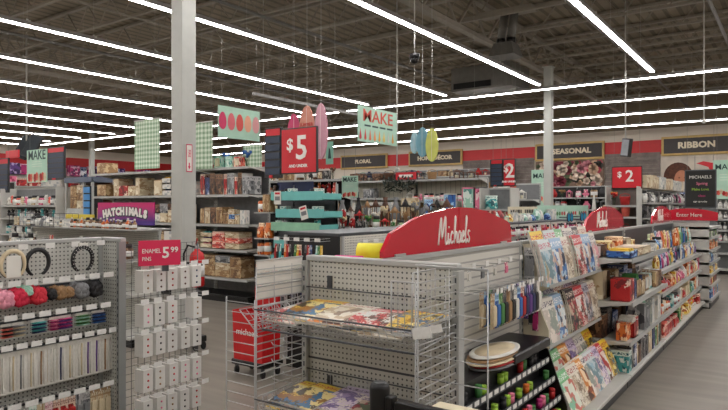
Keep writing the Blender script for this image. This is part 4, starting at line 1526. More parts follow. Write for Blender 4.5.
# ================================================================== fire extinguisher on the column
EXX, EXY = -5.72, 4.70
fe = thing('fire_extinguisher', 'red fire extinguisher with black hose hung on the pale column', 'fire extinguisher', (EXX, EXY, .68))
MB().lathe([(.07, 0), (.085, .02), (.085, .34), (.07, .39), (.035, .42), (.03, .44)], 20).build('cylinder', M_redplast, fe)
MB().lathe([(.0852, .12), (.0862, .12), (.0862, .28), (.0852, .28)], 20).build('paper_label', M_label, fe)
MB().lathe([(.025, .44), (.025, .48), (.012, .50)], 12).build('valve', M_wire, fe)
MB().tube([(-.02, 0, .48), (.06, -.05, .50), (.11, -.09, .49)], .009, 6).build('handle', M_black, fe)
MB().tube([(-.02, 0, .49), (.05, -.04, .55), (.10, -.08, .56)], .008, 6).build('lever', M_redplast, fe)
MB().tube([(-.02, -.02, .46), (-.10, -.05, .48), (-.15, -.07, .38), (-.14, -.08, .2), (-.11, -.09, .05)], .012, 8).build('hose', M_black, fe)
MB().box(-.178, .088, -.012, .012, .25, .28).build('wall_strap', M_dark, fe)
sgn = thing('extinguisher_sign', 'narrow white and red arrow sign on the column', 'sign', (-5.898, 4.73, 2.02), RZ)
MB().box(-.045, .045, -.002, 0, 0, .33).build('sign_plate', M_paper, sgn)
m = MB()
for a in ((-.045, .045, 0, .012), (-.045, .045, .318, .33), (-.045, -.036, 0, .33), (.036, .045, 0, .33)):
    m.box(a[0], a[1], -.003, -.002, a[2], a[3])
m.prism([(-.02, .07), (0, .03), (.02, .07), (.008, .07), (.008, .11), (-.008, .11), (-.008, .07)], -.003, -.002)
m.build('border_and_arrow', mat('magenta_red_ink', (206, 40, 90), .5), sgn)
text('FIRE', .05, MATS['magenta_red_ink'], sgn, (0, -.003, .22), roty=PI / 2)
bs = thing('wheeled_base', 'small black wheeled base on the floor by the column', 'dolly', (-5.58, 4.55, 0))
bs.scale = (.7, .7, 1)
MB().bbox(-.16, .16, -.12, .12, .09, .16, .01).build('deck', M_black, bs)
for x in (-.12, .12):
    for y in (-.08, .08):
        MB().tube([(x - .015, y, .045), (x + .015, y, .045)], .045, 12).build('wheel', M_dark, bs)
MB().tube([(-.1, 0, .16), (-.1, 0, .5)], .02, 8).build('post', M_wire, bs)

# ================================================================== far-left units
shelf_unit('toy_shelf', 'tall shelf of plush toys under the left hanging signs', (-16.8, 7.9, 0), 0, 2.7, 2.05, [(.5, .4), (.9, .4), (1.3, .4), (1.62, .4)], .42, back_m=plain('grey'), sides=True)
F = (-16.8, 7.9, 0)
for z, wh, cc in ((1.63, 'top', ['pink', 'white', 'cream', 'coral', 'grey']), (1.31, 'second', ['black', 'white', 'teal', 'grey', 'black']), (.91, 'third', ['black', 'white', 'grey', 'teal']), (.51, 'fourth', ['white', 'pink', 'black'])):
    fill(F, 0, .05, 2.65, -.36, z, ['plush_toy', 'plush_toy', 'jar'], cc, (.14, .2), (.2, .26), (.14, .2), 'on the %s shelf under the left signs' % wh, 'toys on the toy shelf')
shelf_unit('dark_shelf_unit', 'dark tall shelf unit at the far left edge', (-20.4, 7.9, 0), 0, 3.5, 2.25, [(.5, .4), (.9, .4), (1.3, .4), (1.75, .4)], .42, back_m=plain('black'))
for z, wh in ((1.76, 'top'), (1.31, 'second'), (.91, 'third')):
    fill((-20.4, 7.9, 0), 0, .05, 3.45, -.36, z, ['plush_toy', 'jar', 'pouch'], ['cream', 'pink', 'white', 'grey', 'red'], (.16, .22), (.2, .3), (.14, .2), 'on the %s shelf of the far left unit' % wh, 'toys on the far left unit')
# grey kiosk with beige cartons and a blue cabinet
kx0, kx1 = ay(65, 7.6), ay(92, 7.6)
ki = thing('kiosk', 'grey framed kiosk with beige cartons left of the tall shelves', 'kiosk', (kx0, 7.6, 0))
kw = kx1 - kx0
for x in (0, kw * .66, kw - .05):
    MB().box(x, x + .05, 0, .05, 0, 2.2).build('post', M_rail, ki)
MB().box(0, kw, -.02, .5, 2.14, 2.26).build('canopy', mat('slate_blue_canopy', (88, 98, 116), .5), ki)
MB().box(.05, kw * .66, .02, .04, .5, 1.55).build('front_panel', mat('pale_grey_panel', (176, 182, 186), .5), ki)
MB().box(.0, kw, .45, .5, 0, 2.14).build('rear_panel', plain('brown'), ki)
MB().box(.05, kw * .66, .04, .45, 1.53, 1.55).build('shelf', M_rail, ki)
MB().box(.1, kw + .1, -.04, .0, 1.32, 1.42).build('yellow_strip', mat('yellow_strip', (210, 190, 60), .5), ki)
fill((kx0, 7.65, 0), 0, .12, kw * .66, 0, 1.55, ['box'], ['kraft', 'cream'], (.24, .34), (.5, .56), (.2, .3), 'inside the grey kiosk', 'cartons in the kiosk', stack=1)
vb = thing('display_cabinet', 'narrow black cabinet with four bright blue panels', 'cabinet', (kx0 + kw * .72, 7.58, .0))
MB().bbox(0, kw * .26, 0, .3, 0.02, 2.05, .01).build('cabinet_body', M_black, vb)
for k in range(4):
    MB().bbox(.03, kw * .24, -.02, 0, 1.42 + k * .16, 1.55 + k * .16, .004).build('blue_panel', [mat('bright_blue_print', (70, 140, 200), .3)], vb)


# ================================================================== hanging signs
def rods(parent, pts, z0, top=ZC, r=.003, m=M_pipe):
    for x, y in pts:
        MB().bar((x, y, z0), (x, y, top - parent.location.z), .0022, 4).build('hanging_rod', m, parent)


def directory(px0, px1, zb, zt, Y, label, rows=5, red=True, depth=.05):
    x0, x1 = ay(px0, Y), ay(px1, Y)
    t = thing('aisle_directory', label, 'sign', (x0, Y, zb))
    W, H = x1 - x0, zt - zb
    MB().bbox(0, W, 0, depth, 0, H, .006).build('frame', M_dark, t)
    MB().box(.03, W - .02, -.006, 0, H * .84, H * .97).build('red_header', M_redflat, t)
    for k in range(rows):
        MB().box(.03, W - .02, -.012, 0, H * (.07 + k * .155), H * (.19 + k * .155)).build('slat', M_navy, t)
    MB().box(W * .3, W * .5, -.008, 0, H * .01, H * .06).build('red_tag', M_redflat, t)
    rods(t, ((.05, .03), (W - .05, .03)), H)
    return t


def price_panel(px0, px1, zb, zt, Y, txt, label, sub=False):
    x0, x1 = ay(px0, Y), ay(px1, Y)
    t = thing('price_sign', label, 'sign', (x0, Y, zb))
    W, H = x1 - x0, zt - zb
    MB().bbox(0, W, 0, .05, 0, H, .006).build('frame', M_dark, t)
    MB().box(.02, W - .01, -.006, 0, .02, H - .02).build('red_card', M_redflat, t)
    text('$', H * .36, M_lett, t, (W * .27, -.01, H * .63), bold=H * .008)
    text(txt, H * .72, M_lett, t, (W * .60, -.01, H * .54), bold=H * .012)
    if sub:
        text('AND UNDER', H * .09, M_lett, t, (W * .5, -.01, H * .17), bold=H * .003)
    rods(t, ((.05, .03), (W - .05, .03)), H)
    return t


directory(264.5, 281, 2.05, 2.84, 7.0, 'dark slatted aisle directory joined to the large $5 sign')
price_panel(281, 316.5, 2.10, 2.80, 6.98, '5', 'large red $5 sign over the teal trays', True)
directory(490, 503, 1.98, 2.50, 11.0, 'dark slatted aisle directory beside the red $2 sign in the middle')
price_panel(503, 515, 1.98, 2.50, 10.98, '2', 'narrow red $2 sign beside the slatted directory', True)
price_panel(611.5, 642, 1.98, 2.46, 14.0, '2', 'wide red $2 sign near the seasonal flowers')
directory(47.5, 64, 2.22, 3.0, 7.6, 'dark directory with red header beside the left mint poster')
directory(-8, 8, 1.95, 2.85, 7.6, 'dark slatted directory at the far left edge')
t = thing('small_red_sign', 'small red header sign under the hanging monitors', 'sign', (ay(5.5, 7.7), 7.7, 2.85))
MB().bbox(0, .68, 0, .04, 0, .20, .006).build('sign_card', M_redflat, t)
rods(t, ((.1, .02), (.58, .02)), .2)


def make_poster(px0, px1, zb, zt, Y, label, rz=0, rod=True, W=None, pic=None):
    x0 = ay(px0, Y)
    W = W or (ay(px1, Y) - x0)
    t = thing('mint_poster', label, 'poster', (x0, Y, zb), rz)
    H = zt - zb
    MB().box(0, W, -.004, .004, 0, H).build('card', M_mint, t)
    text('MAKE', W * .33, M_dkteal, t, (W / 2, -.006, H * .82), bold=W * .004)
    m = MB()
    g2 = random.Random(int(px0 * 3))
    for k in range(9):
        cx_, cz_ = W * (.12 + .095 * k), H * (.10 + .1 * g2.random())
        r_ = W * .07
        m.prism([(cx_ + r_ * math.cos(a * PI / 4) * 1.0, cz_ + r_ * math.sin(a * PI / 4) * 1.6) for a in range(8)], -.0055, -.004, k % 3)
    m.build('picture_shapes', [plain('red'), plain('coral'), plain('cream')], t)
    m = MB()
    for k in range(3):
        m.box(W * .25, W * .75, -.005, -.004, H * (.48 + .07 * k), H * (.50 + .07 * k))
    m.build('small_type', plain('mint') if False else mat('pale_print', (196, 214, 196), .5), t)
    if rod:
        rods(t, ((W * .15, 0), (W * .85, 0)), H, r=.004)
    return t


make_poster(27, 47.3, 2.18, 2.98, 7.58, 'mint poster with dark MAKE lettering at the left')
make_poster(342, 358, 1.76, 2.14, 8.6, 'small mint MAKE poster over the flower displays')
make_poster(531.5, 552, 1.62, 2.65, 17.4, 'mint MAKE poster half behind the second column')
make_poster(713, 740, 1.75, 2.55, 14.5, 'mint MAKE poster cut by the right edge')

# plaid cloth banners
for px0, px1, Y, zb, zt, lb in ((134.5, 160, 7.35, 2.34, 3.30, 'green plaid cloth banner left of the near column'), (190, 213, 7.0, 2.25, 3.05, 'green plaid cloth banner just right of the near column'), (243, 262, 9.2, 2.3, 2.9, 'green plaid cloth banner behind the egg banner')):
    x0, x1 = ay(px0, Y), ay(px1, Y)
    t = thing('plaid_banner', lb, 'banner', (x0, Y, zb))
    m = MB()
    n = 8
    for i in range(n):
        xa, xb = (x1 - x0) * i / n, (x1 - x0) * (i + 1) / n
        ya, yb = .012 * math.sin(i * 1.3), .012 * math.sin((i + 1) * 1.3)
        m.add([(xa, ya, 0), (xb, yb, 0), (xb, yb, zt - zb), (xa, ya, zt - zb)], [(0, 1, 2, 3)], 0, True)
        m.add([(xa, ya + .006, 0), (xb, yb + .006, 0), (xb, yb + .006, zt - zb), (xa, ya + .006, zt - zb)], [(3, 2, 1, 0)], 0, True)
    m.build('cloth', PLAID, t)
    MB().bar((0, 0, zt - zb), (x1 - x0, 0, zt - zb), .01, 6).build('top_rod', M_white, t)
    rods(t, ((.05, 0), (x1 - x0 - .05, 0)), zt - zb, r=.003)

# egg banner (faces the aisle)
y0, y1 = ax(218, -8.0), ax(259.5, -8.0)
t = thing('egg_banner', 'mint banner printed with a row of pink and peach eggs', 'banner', (-8.0, y0, 2.78), RZ)
W = y1 - y0
MB().box(0, W, -.005, .005, 0, .54).build('card', M_mint, t)
for k, c in enumerate(((196, 40, 90), (206, 96, 104), (204, 76, 66), (226, 160, 130), (216, 150, 150))):
    m = MB()
    cx_ = W * (.1 + .2 * k)
    m.prism([(cx_ + .085 * math.cos(a * PI / 8), .27 + .15 * math.sin(a * PI / 8) * (1 + .12 * math.sin(a * PI / 8))) for a in range(16)], -.0075, -.005)
    m.build('printed_egg', mat('egg_ink_%d' % k, c, .5, var=.05), t)
rods(t, ((.08, 0), (W - .08, 0)), .54, r=.004)

# MAKE banner with tassels
y0, y1 = ax(357.6, -6.0), ax(396.5, -6.0)
W = y1 - y0
t = thing('make_banner', 'mint banner with large coral MAKE lettering and a tassel row', 'banner', (-6.0, y0, 2.70), RZ)
MB().box(0, W, -.005, .005, 0, .60).build('card', M_mint, t)
text('MAKE', .29, mat('coral_ink', (196, 68, 50), .5), t, (W * .5, -.007, .44), bold=.003, sx=1.25)
m = MB()
for k in range(4):
    m.box(W * (.16 + .19 * k), W * (.16 + .19 * k + .15), -.0065, -.005, .265, .295)
m.build('small_type', M_dkteal, t)
m = MB()
tc = [(196, 40, 60), (206, 76, 66), (214, 110, 80), (222, 140, 80), (228, 170, 70), (224, 190, 90), (200, 200, 190), (214, 150, 60)]
for k in range(8):
    x = W * (.06 + .118 * k)
    m.prism([(x, .22), (x - .035, .06), (x - .0, .03), (x + .035, .06)], -.0075, -.005, k)
m.build('printed_tassels', [mat('tassel_ink_%d' % i, c, .5) for i, c in enumerate(tc)], t)
rods(t, ((.08, 0), (W - .08, 0)), .60, r=.004)


def board_shape(px, Y, zb, zt, wd, c, label, words=None, rz=.0):
    x = ay(px, Y)
    t = thing('hanging_board', label, 'decoration', (x, Y, zb), rz)
    H = zt - zb
    P = []
    for k in range(20):
        a = 2 * PI * k / 20
        P.append((wd / 2 * math.cos(a) * (1 - .12 * max(0, math.sin(a))), H / 2 + H / 2 * math.sin(a)))
    MB().prism(P, -.015, .015).build('board', c, t)
    MB().bar((0, -.017, H * .05), (0, -.017, H * .95), .003, 4).build('stringer', M_lett, t)
    if words:
        for i, wd_ in enumerate(words):
            text(wd_, .085, M_redflat, t, (0, -.02, H * (.62 - .13 * i)), sx=.9)
    MB().bar((0, 0, H), (0, 0, ZC - zb), .003, 4).build('hanging_wire', M_white, t)
    return t


board_shape(294, 8.1, 2.42, 3.24, .26, mat('magenta_board', (196, 70, 110), .5), 'magenta surfboard cutout, left one of the hanging trio', rz=.5)
board_shape(307, 7.9, 2.45, 3.31, .34, mat('salmon_board', (208, 140, 120), .5), 'salmon surfboard cutout with red words, middle of the trio', ['SUMMER', 'MADE'])
board_shape(321, 7.8, 2.38, 3.30, .30, mat('rose_board', (206, 150, 165), .5), 'rose pink surfboard cutout, right one of the trio', rz=-.1)
board_shape(414.5, 9.8, 2.58, 2.98, .17, mat('pale_blue_board', (160, 196, 206), .5), 'pale blue surfboard cutout, leftmost of the blue and yellow trio')
board_shape(422.5, 9.7, 2.50, 3.04, .25, mat('sea_blue_board', (120, 170, 190), .5), 'sea blue surfboard cutout between the pale blue and yellow ones')
board_shape(432, 9.6, 2.40, 3.00, .25, mat('lemon_board', (206, 210, 110), .5), 'yellow surfboard cutout in front of the home decor sign')
t = thing('teal_pennant', 'small mint hanging card behind the pink surfboards', 'sign', (ay(326, 8.5), 8.5, 2.35))
MB().box(0, .16, -.005, .005, 0, .40).build('card', mat('mint_deep', (130, 190, 170), .5), t)
MB().prism([(.05, .1), (.12, .1), (.10, .26), (.07, .3)], -.007, -.005).build('printed_figure', M_dkteal, t)
rods(t, ((.08, 0),), .40, r=.003)

# wall category boards
for px0, px1, txt, lb, sz in ((341, 387.5, 'FLORAL', 'dark gold-framed FLORAL board on the back wall', .27), (409, 462.5, 'HOME DÉCOR', 'dark gold-framed HOME DECOR board on the back wall', .27), (535.5, 604.5, 'SEASONAL', 'dark gold-framed SEASONAL board on the back wall', .31), (661.5, 745, 'RIBBON', 'dark gold-framed RIBBON board on the back wall', .33)):
    x0, x1 = ay(px0, 26.9), ay(px1, 26.9)
    W = x1 - x0
    t = thing('category_board', lb, 'sign', (x0, 26.9, 3.58))
    MB().bbox(0, W, -.05, .05, 0, .76, .01).build('gold_frame', M_gold, t)
    MB().box(.09, W - .09, -.06, -.05, .09, .67).build('dark_panel', M_board, t)
    text(txt, sz, mat('ivory_lettering', (226, 214, 186), .5), t, (W / 2 + (.12 if txt == 'SEASONAL' else -.18 if txt == 'RIBBON' else 0), -.068, .38), bold=.014, sx=1.1)

# murals and boarded panels on the back wall
def mural(px0, px1, zb, zt, label, seed, kind):
    x0, x1 = ay(px0, 26.93), ay(px1, 26.93)
    W, H = x1 - x0, zt - zb
    t = thing('wall_mural', label, 'mural', (x0, 26.94, zb))
    g3 = random.Random(seed)
    base = mat('mural_base_%s' % kind, (120, 96, 80) if kind == 'flowers' else (196, 186, 172), .6, var=.2, scale=2)
    MB().box(0, W, -.03, .03, 0, H).build('print', base, t)
    if kind == 'flowers':
        mm = [mat('mural_%d' % i, c, .6, var=.3, scale=8) for i, c in enumerate(((176, 60, 78), (206, 130, 140), (226, 206, 186), (70, 84, 50), (120, 30, 50), (196, 160, 130), (44, 40, 30)))]
        m = MB()
        for k in range(110):
            cx_, cz_ = g3.uniform(.1, W - .1), g3.uniform(.1, H - .1)
            r_ = g3.uniform(.12, .30)
            r_ = min(r_, cx_, W - cx_, cz_, H - cz_)
            i = g3.randrange(7)
            d = .032 + k * .0002
            for pet in range(5):
                a0 = pet * 2 * PI / 5
                px_, pz_ = cx_ + r_ * .5 * math.cos(a0), cz_ + r_ * .5 * math.sin(a0)
                m.prism([(px_ + r_ * .5 * math.cos(a * PI / 3), pz_ + r_ * .5 * math.sin(a * PI / 3)) for a in range(6)], -d, -.03, i)
        m.build('printed_flowers', mm, t)
    if kind == 'ribbon':
        sk = mat('mural_skin', (186, 122, 90), .6, var=.08)
        hr = mat('mural_hair', (84, 46, 28), .7, var=.4, scale=12)
        m = MB()

        def ell(cx_, cz_, rx_, rz_, d, i):
            m.prism([(cx_ + rx_ * math.cos(a * PI / 12), cz_ + rz_ * math.sin(a * PI / 12)) for a in range(24)], -d, -.03, i)
        ell(.62, .86, .52, .55, .034, 1)
        ell(.74, .72, .26, .38, .037, 0)
        ell(.95, .05 + .30, .20, .24, .036, 0)
        m.prism([(.25, 0), (1.5, 0), (1.4, .25), (.9, .34), (.4, .26)], -.0355, -.03, 2)
        ell(.66, .80, .035, .022, .039, 1); ell(.86, .80, .035, .022, .039, 1)
        m.prism([(.66, .55), (.76, .51), (.86, .55), (.76, .575)], -.039, -.03, 3)
        R2 = 3
        m.prism([(1.25, 1.35), (1.9, 1.1), (2.0, 1.3), (1.5, 1.42)], -.040, -.03, R2)
        m.prism([(1.9, 1.12), (2.4, .9), (3.3, .85), (3.3, .98), (2.5, 1.02), (2.0, 1.28)], -.0405, -.03, R2)
        m.prism([(1.8, 1.15), (2.1, .62), (2.35, .4), (2.4, .5), (2.05, 1.0), (1.95, 1.2)], -.041, -.03, R2)
        ell(1.85, 1.2, .18, .16, .0415, R2)
        m.build('printed_portrait', [sk, hr, M_cream, M_redflat], t)
        m = MB()
        x = 1.2
        while x < W - .1:
            m.box(x, x + .015, -.0335, -.03, 0.02, H - .02); x += .62
        m.build('panel_joints', M_slot, t)
    return t


mural(536, 604, 2.42, 3.56, 'large printed mural of pink and white flowers under the seasonal board', 4, 'flowers')
mural(661, 745, 1.9, 3.56, 'large printed mural of a face and red ribbon under the ribbon board', 5, 'ribbon')
for px0, px1, lb in ((604.5, 660.5, 'grey weathered board panel between the flower and ribbon murals'), (463, 534, 'grey weathered board panel between the home decor and seasonal signs')):
    x0, x1 = ay(px0, 26.93), ay(px1, 26.93)
    t = thing('boarded_panel', lb, 'panel', (x0, 26.94, 2.3))
    k = 0
    z = 0
    while z < 1.3:
        MB().box(.01, x1 - x0 - .01, -.025, .03, z + .004, z + .16).build('plank', M_wood, t)
        z += .162

# chalkboard
x0, x1 = ay(684.5, 12.0), ay(716.5, 12.0)
W = x1 - x0
t = thing('chalkboard', 'black chalkboard with chalk lettering above the far block', 'sign', (x0, 12.0, 1.58))
MB().bbox(0, W, 0, .03, 0, .66, .006).build('frame', M_slot, t)
MB().box(.02, W - .02, -.004, 0, .02, .64).build('slate', mat('slate_black', (24, 26, 24), .7, var=.2), t)
text('MICHAELS', .075, M_paper, t, (W / 2, -.006, .53), sx=1.0)
text('Spring', .07, plain('pink'), t, (W * .55, -.006, .42))
text('Make Love', .06, plain('lime'), t, (W * .5, -.006, .32))
text('class', .06, plain('magenta'), t, (W * .55, -.006, .21))
text('sign up today', .04, M_paper, t, (W * .5, -.006, .11))
rods(t, ((.04, .015), (W - .04, .015)), .66)
MB().box(W * .45, W * .55, .005, .025, -.20, 0).build('stand_post', M_slot, t)

# hanging monitors at the left on a white pole
mx = ay(13, 7.9)
t = thing('monitor_cluster', 'two dark monitors tilted on a white ceiling pole at the left', 'monitor', (mx, 8.25, 3.0))
MB().bar((0, 0, .15), (0, 0, ZC - 3.0), .022, 8).build('ceiling_pole', M_white, t)
MB().box(-.06, .06, -.06, .06, .0, .2).build('mount', M_dark, t)
for sx, aa in ((.0, .55), (.40, .35)):
    sc_ = MB().bbox(-.17, .21, -.04, .04, -.2, .46, .012).build('screen', M_dark, t, (sx - .04, -.1, .08))
    sc_.rotation_euler = (-.3, .35, aa)
    q = MB().box(-.14, .18, -.045, -.04, -.16, .42).build('screen_glass', M_glass, sc_)
mx = ay(625.5, 14.2)
t = thing('hanging_monitor', 'small dark monitor hanging over the wide $2 sign', 'monitor', (mx, 14.2, 2.68))
MB().bar((0, 0, .35), (0, 0, ZC - 2.68), .015, 8).build('ceiling_pole', M_white, t)
q = MB().bbox(-.11, .11, -.05, .05, 0, .40, .01).build('screen', M_dark, t)
q.rotation_euler = (0, .15, -.5)
MB().box(-.09, .09, -.053, -.05, .03, .37).build('screen_glass', mat('screen_grey_glass', (120, 126, 130), .15), q)
for px, Y, zb, zt, lb in ((704, 13.5, 3.25, 4.5, 'white drop pole with a round end over the ribbon board'), (397, 10.5, 2.35, 3.35, 'thin white drop pole beside the coral MAKE banner')):
    t = thing('drop_pole', lb, 'pole', (ay(px, Y), Y, zb))
    MB().bar((0, 0, 0), (0, 0, ZC - zb), .014, 8).build('pole', M_white, t)
    MB().ball((0, 0, 0), .045, 10).build('end_ball', M_white, t)
t = thing('camera_dome', 'black dome camera hanging among the light rows', 'camera', (ay(414.5, 9.0), 9.0, 4.1))
MB().ball((0, 0, 0), .075, 12).build('dome', M_black, t)
MB().lathe([(.09, .02), (.09, .09), (.03, .11)], 14).build('collar', M_dark, t)
MB().bar((0, 0, .1), (0, 0, ZC - 4.1), .012, 6).build('stem', M_white, t)
t = thing('camera_dome', 'small black dome camera over the left light rows', 'camera', (ay(46, 14.0), 14.0, 4.9))
MB().ball((0, 0, 0), .12, 12).build('dome', M_black, t)
MB().lathe([(.14, .02), (.14, .09), (.03, .11)], 14).build('collar', M_dark, t)
MB().bar((0, 0, .1), (0, 0, ZC - 4.9), .012, 6).build('stem', M_white, t)
# unlit sign rail and air unit
ya, yb = ax(273, -9.0), ax(446, -9.0)
t = thing('hanging_sign_rail', 'thin unlit grey sign rail running between two light rows', 'rail', (-9.4, 9.2, 3.95))
MB().box(-.03, .03, 0, 5.6, 0, .06).build('rail', M_housing, t)
for yy in (.3, 2.8, 5.3):
    MB().bar((0, yy, .06), (0, yy, ZC - 3.95), .004, 4).build('hanging_wire', M_white, t)
dx0, dx1 = ay(463, 17.0), ay(512, 17.0)
t = thing('air_duct', 'boxy grey air duct with dark grille under the roof', 'duct', (dx0, 16.2, 4.95))
MB().bbox(0, dx1 - dx0 + .3, 0, 1.4, 0, ZC - 4.95 - .66, .02).build('duct_box', M_duct, t)
MB().box(.1, dx1 - dx0 - .3, -.03, 0, .05, .22).build('grille', M_black, t)
t = thing('duct_drop', 'grey air drop with two dark nozzles beside the near right light row', 'duct', (ay(506, 12.5), 12.5, 4.8))
MB().add([(-.28, -.28, 0), (.28, -.28, 0), (.28, .28, 0), (-.28, .28, 0), (-.2, -.2, .28), (.2, -.2, .28), (.2, .2, .28), (-.2, .2, .28)],
         [(3, 2, 1, 0), (0, 1, 5, 4), (1, 2, 6, 5), (2, 3, 7, 6), (3, 0, 4, 7), (4, 5, 6, 7)]).build('diffuser', M_duct, t)
for sx in (-.11, .11):
    MB().tube([(sx, 0, .28), (sx, 0, .40)], .10, 12).build('nozzle_collar', M_black, t)
    MB().tube([(sx, 0, .40), (sx + .06, .05, .95)], .09, 12).build('flexible_duct', M_duct, t)
MB().box(-.6, .6, -.12, .25, .93, 1.02).build('support_frame', M_joist, t)
# ================================================================== teal tray stand under the $5 sign
ts = thing('tray_stand', 'stand of stacked teal trays under the large $5 sign', 'display stand', (-6.95, 7.05, 0))
for x in (0, .34, 1.2):
    MB().box(x, x + .03, .3, .33, 0, 1.95).build('post', M_rail, ts)
MB().box(0, .75, .3, .32, 1.7, 2.0).build('back_panel', plain('navy'), ts)
MB().box(0, 1.23, .3, .32, .1, 1.7).build('rear_panel', M_slot, ts)
MB().box(0, 1.23, -.2, .33, 0, .12).build('base', M_black, ts)
for i, (z, xa, xb) in enumerate(((1.70, .34, 1.36), (1.44, .44, 1.38), (1.24, .34, 1.3), (.98, .4, 1.0), (.74, .34, 1.2))):
    t = thing('teal_tray', 'teal merchandise tray, %s on the tray stand' % ['topmost', 'second from top', 'third from top', 'fourth from top', 'lowest'][i], 'tray', (-6.95 + xa, 6.85, z), 0, 'teal trays on the stand')
    W = xb - xa
    MB().box(0, W, 0, .44, 0, .012).build('tray_floor', M_teal, t)
    MB().bbox(0, W, -.01, .005, 0, .13, .003).build('tray_front', M_teal if i not in (2,) else mat('pale_green_tray', (140, 190, 160), .4), t)
    for x in (0, W - .01):
        MB().box(x, x + .01, 0, .44, 0, .10).build('tray_side', M_teal, t)
    fill((-6.95 + xa, 6.85, z), 0, .02, W - .02, .05, .012, ['pouch', 'box', 'jar'], ['teal', 'black', 'navy', 'white', 'mint', 'grey'], (.09, .14), (.10, .17), (.1, .16), 'in the %s teal tray' % ['topmost', 'second', 'third', 'fourth', 'lowest'][i], 'goods in the teal trays')
for i, (z, c) in enumerate(((1.52, 'kraft'), (1.12, 'orange'), (.86, 'coral'), (.5, 'orange'))):
    MB_ = None
    t = MB().box(-6.93, -6.62, 6.8, 7.33, z - .02, z - .002).build('side_shelf', M_rail)
    tag(t, 'small pale shelf left of the teal trays, %s' % ['topmost', 'second down', 'third down', 'lowest'][i], 'shelf')
    fill((-6.93, 6.82, z), 0, 0, .31, 0, 0, ['pouch', 'jar', 'box'], [c, 'orange'], (.12, .15), (.18, .28), (.12, .16), 'on the small shelf left of the teal trays', 'goods left of the teal trays')
for px, Y, z, lb in ((277.5, 6.83, 1.64, 'white price sheet clipped left of the teal trays'), (305, 6.83, 1.42, 'tilted white price sheet on the second teal tray')):
    t = thing('price_sheet', lb, 'sign', (ay(px, Y), Y, z))
    MB().box(-.07, .07, -.002, .002, 0, .2).build('sheet', M_paper, t)
    MB().box(-.05, .05, -.004, -.002, .06, .12).build('printed_figure', plain('grey'), t)
    MB().box(-.05, .05, -.004, -.002, .15, .18).build('red_line', M_redflat, t)
    if 'tilted' in lb:
        t.rotation_euler = (0, -.25, 0)

# ================================================================== second low gondola with marker end cap
g2 = thing('low_gondola', 'dark low gondola behind the end cap with hooks of markers', 'shelving', (-4.25, 4.62, 0))
MB().box(0, .68, -.012, .012, .1, 1.33).build('end_pegboard', plain('black'), g2)
MB().bbox(0, .69, -.02, 11.5, 1.33, 1.36, .004).build('top_rail', M_slot, g2)
MB().box(.675, .69, .02, 11.5, .1, 1.33).build('side_pegboard', PEGY, g2)
MB().box(0, .9, -.0, 11.5, 0, .1).build('base', M_black, g2)
for k in range(8):
    MB().box(.69, .705, .02 + 1.5 * k, .05 + 1.5 * k, .1, 1.33).build('upright', M_rail, g2)
MB().box(0, .03, -.03, 0, .1, 1.33).build('corner_post', M_rail, g2)
for k in range(5):
    x = .06 + k * .13
    peg_hook((-4.25, 4.62, 0), 0, x, 1.285, .2, 'in the top row of the marker end cap', 'hooks on the marker end cap', tagw=.07)
    for q, c in enumerate((['red', 'black', 'teal'], ['orange', 'red', 'black'], ['green', 'yellow', 'red'], ['black', 'red', 'navy'], ['teal', 'green', 'yellow'])[k]):
        good('blister_pack', c, (-4.25 + x - .03 + q * .03, 4.44, 1.03), (.03, .05, .22), 0, 'of markers on the end cap behind the wrap rolls', 'marker packs')
    peg_hook((-4.25, 4.62, 0), 0, x, .96, .2, 'in the lower row of the marker end cap', 'hooks on the marker end cap', tagw=.07)
    for q, c in enumerate(('black', 'navy', 'grey')):
        good('blister_pack', c, (-4.25 + x - .03 + q * .03, 4.50, .72), (.03, .05, .22), 0, 'of markers lower on the end cap behind the wrap rolls', 'marker packs')
for k in range(6):
    y = 4.75 + k * .18
    peg_hook((-3.56, 0, 0), RZ, y, 1.27, .2, 'along the aisle side of the dark low gondola', 'hooks on the dark gondola side', tagw=.08)
    good('blister_pack', ['grey', 'black', 'white', 'black', 'grey', 'navy'][k], (-3.42, y, 1.02), (.10, .06, .22), RZ, 'on the aisle side of the dark low gondola', 'packages on the dark gondola')
fill((-3.56, 0, 0), RZ, 6.0, 12.4, -.10, 1.16, ['blister_pack', 'jar'], ['red', 'red', 'coral', 'white', 'magenta'], (.05, .07), (.13, .15), (.05, .06), 'in the upper red row across the second aisle', 'red packs across the second aisle')
fill((-3.56, 0, 0), RZ, 6.0, 12.4, -.10, .98, ['blister_pack', 'jar'], ['red', 'white', 'grey', 'red'], (.05, .07), (.13, .15), (.05, .06), 'in the lower red row across the second aisle', 'red packs across the second aisle')
# cards and toys standing on top of it
def top_card(px0, px1, X, zt, label, col=None, n=2):
    y0, y1 = ax(px0, X), ax(px1, X)
    t = thing('header_card', label, 'sign', (X, y0, 1.362), RZ)
    W = y1 - y0
    MB().box(0, W, -.006, .006, 0, zt).build('card', col or M_paper, t)
    for k in range(n):
        u0, u1 = W * (.06 + k * .94 / n), W * (.06 + (k + .8) * .94 / n)
        text(['KRAZY', 'super', 'COLOR'][k % 3], zt * .33, M_board, t, ((u0 + u1) / 2, -.009, zt * .62), bold=.003)
        MB().box(u0, u1, -.008, -.006, zt * .2, zt * .34).build('small_type', plain('grey'), t)
    return t


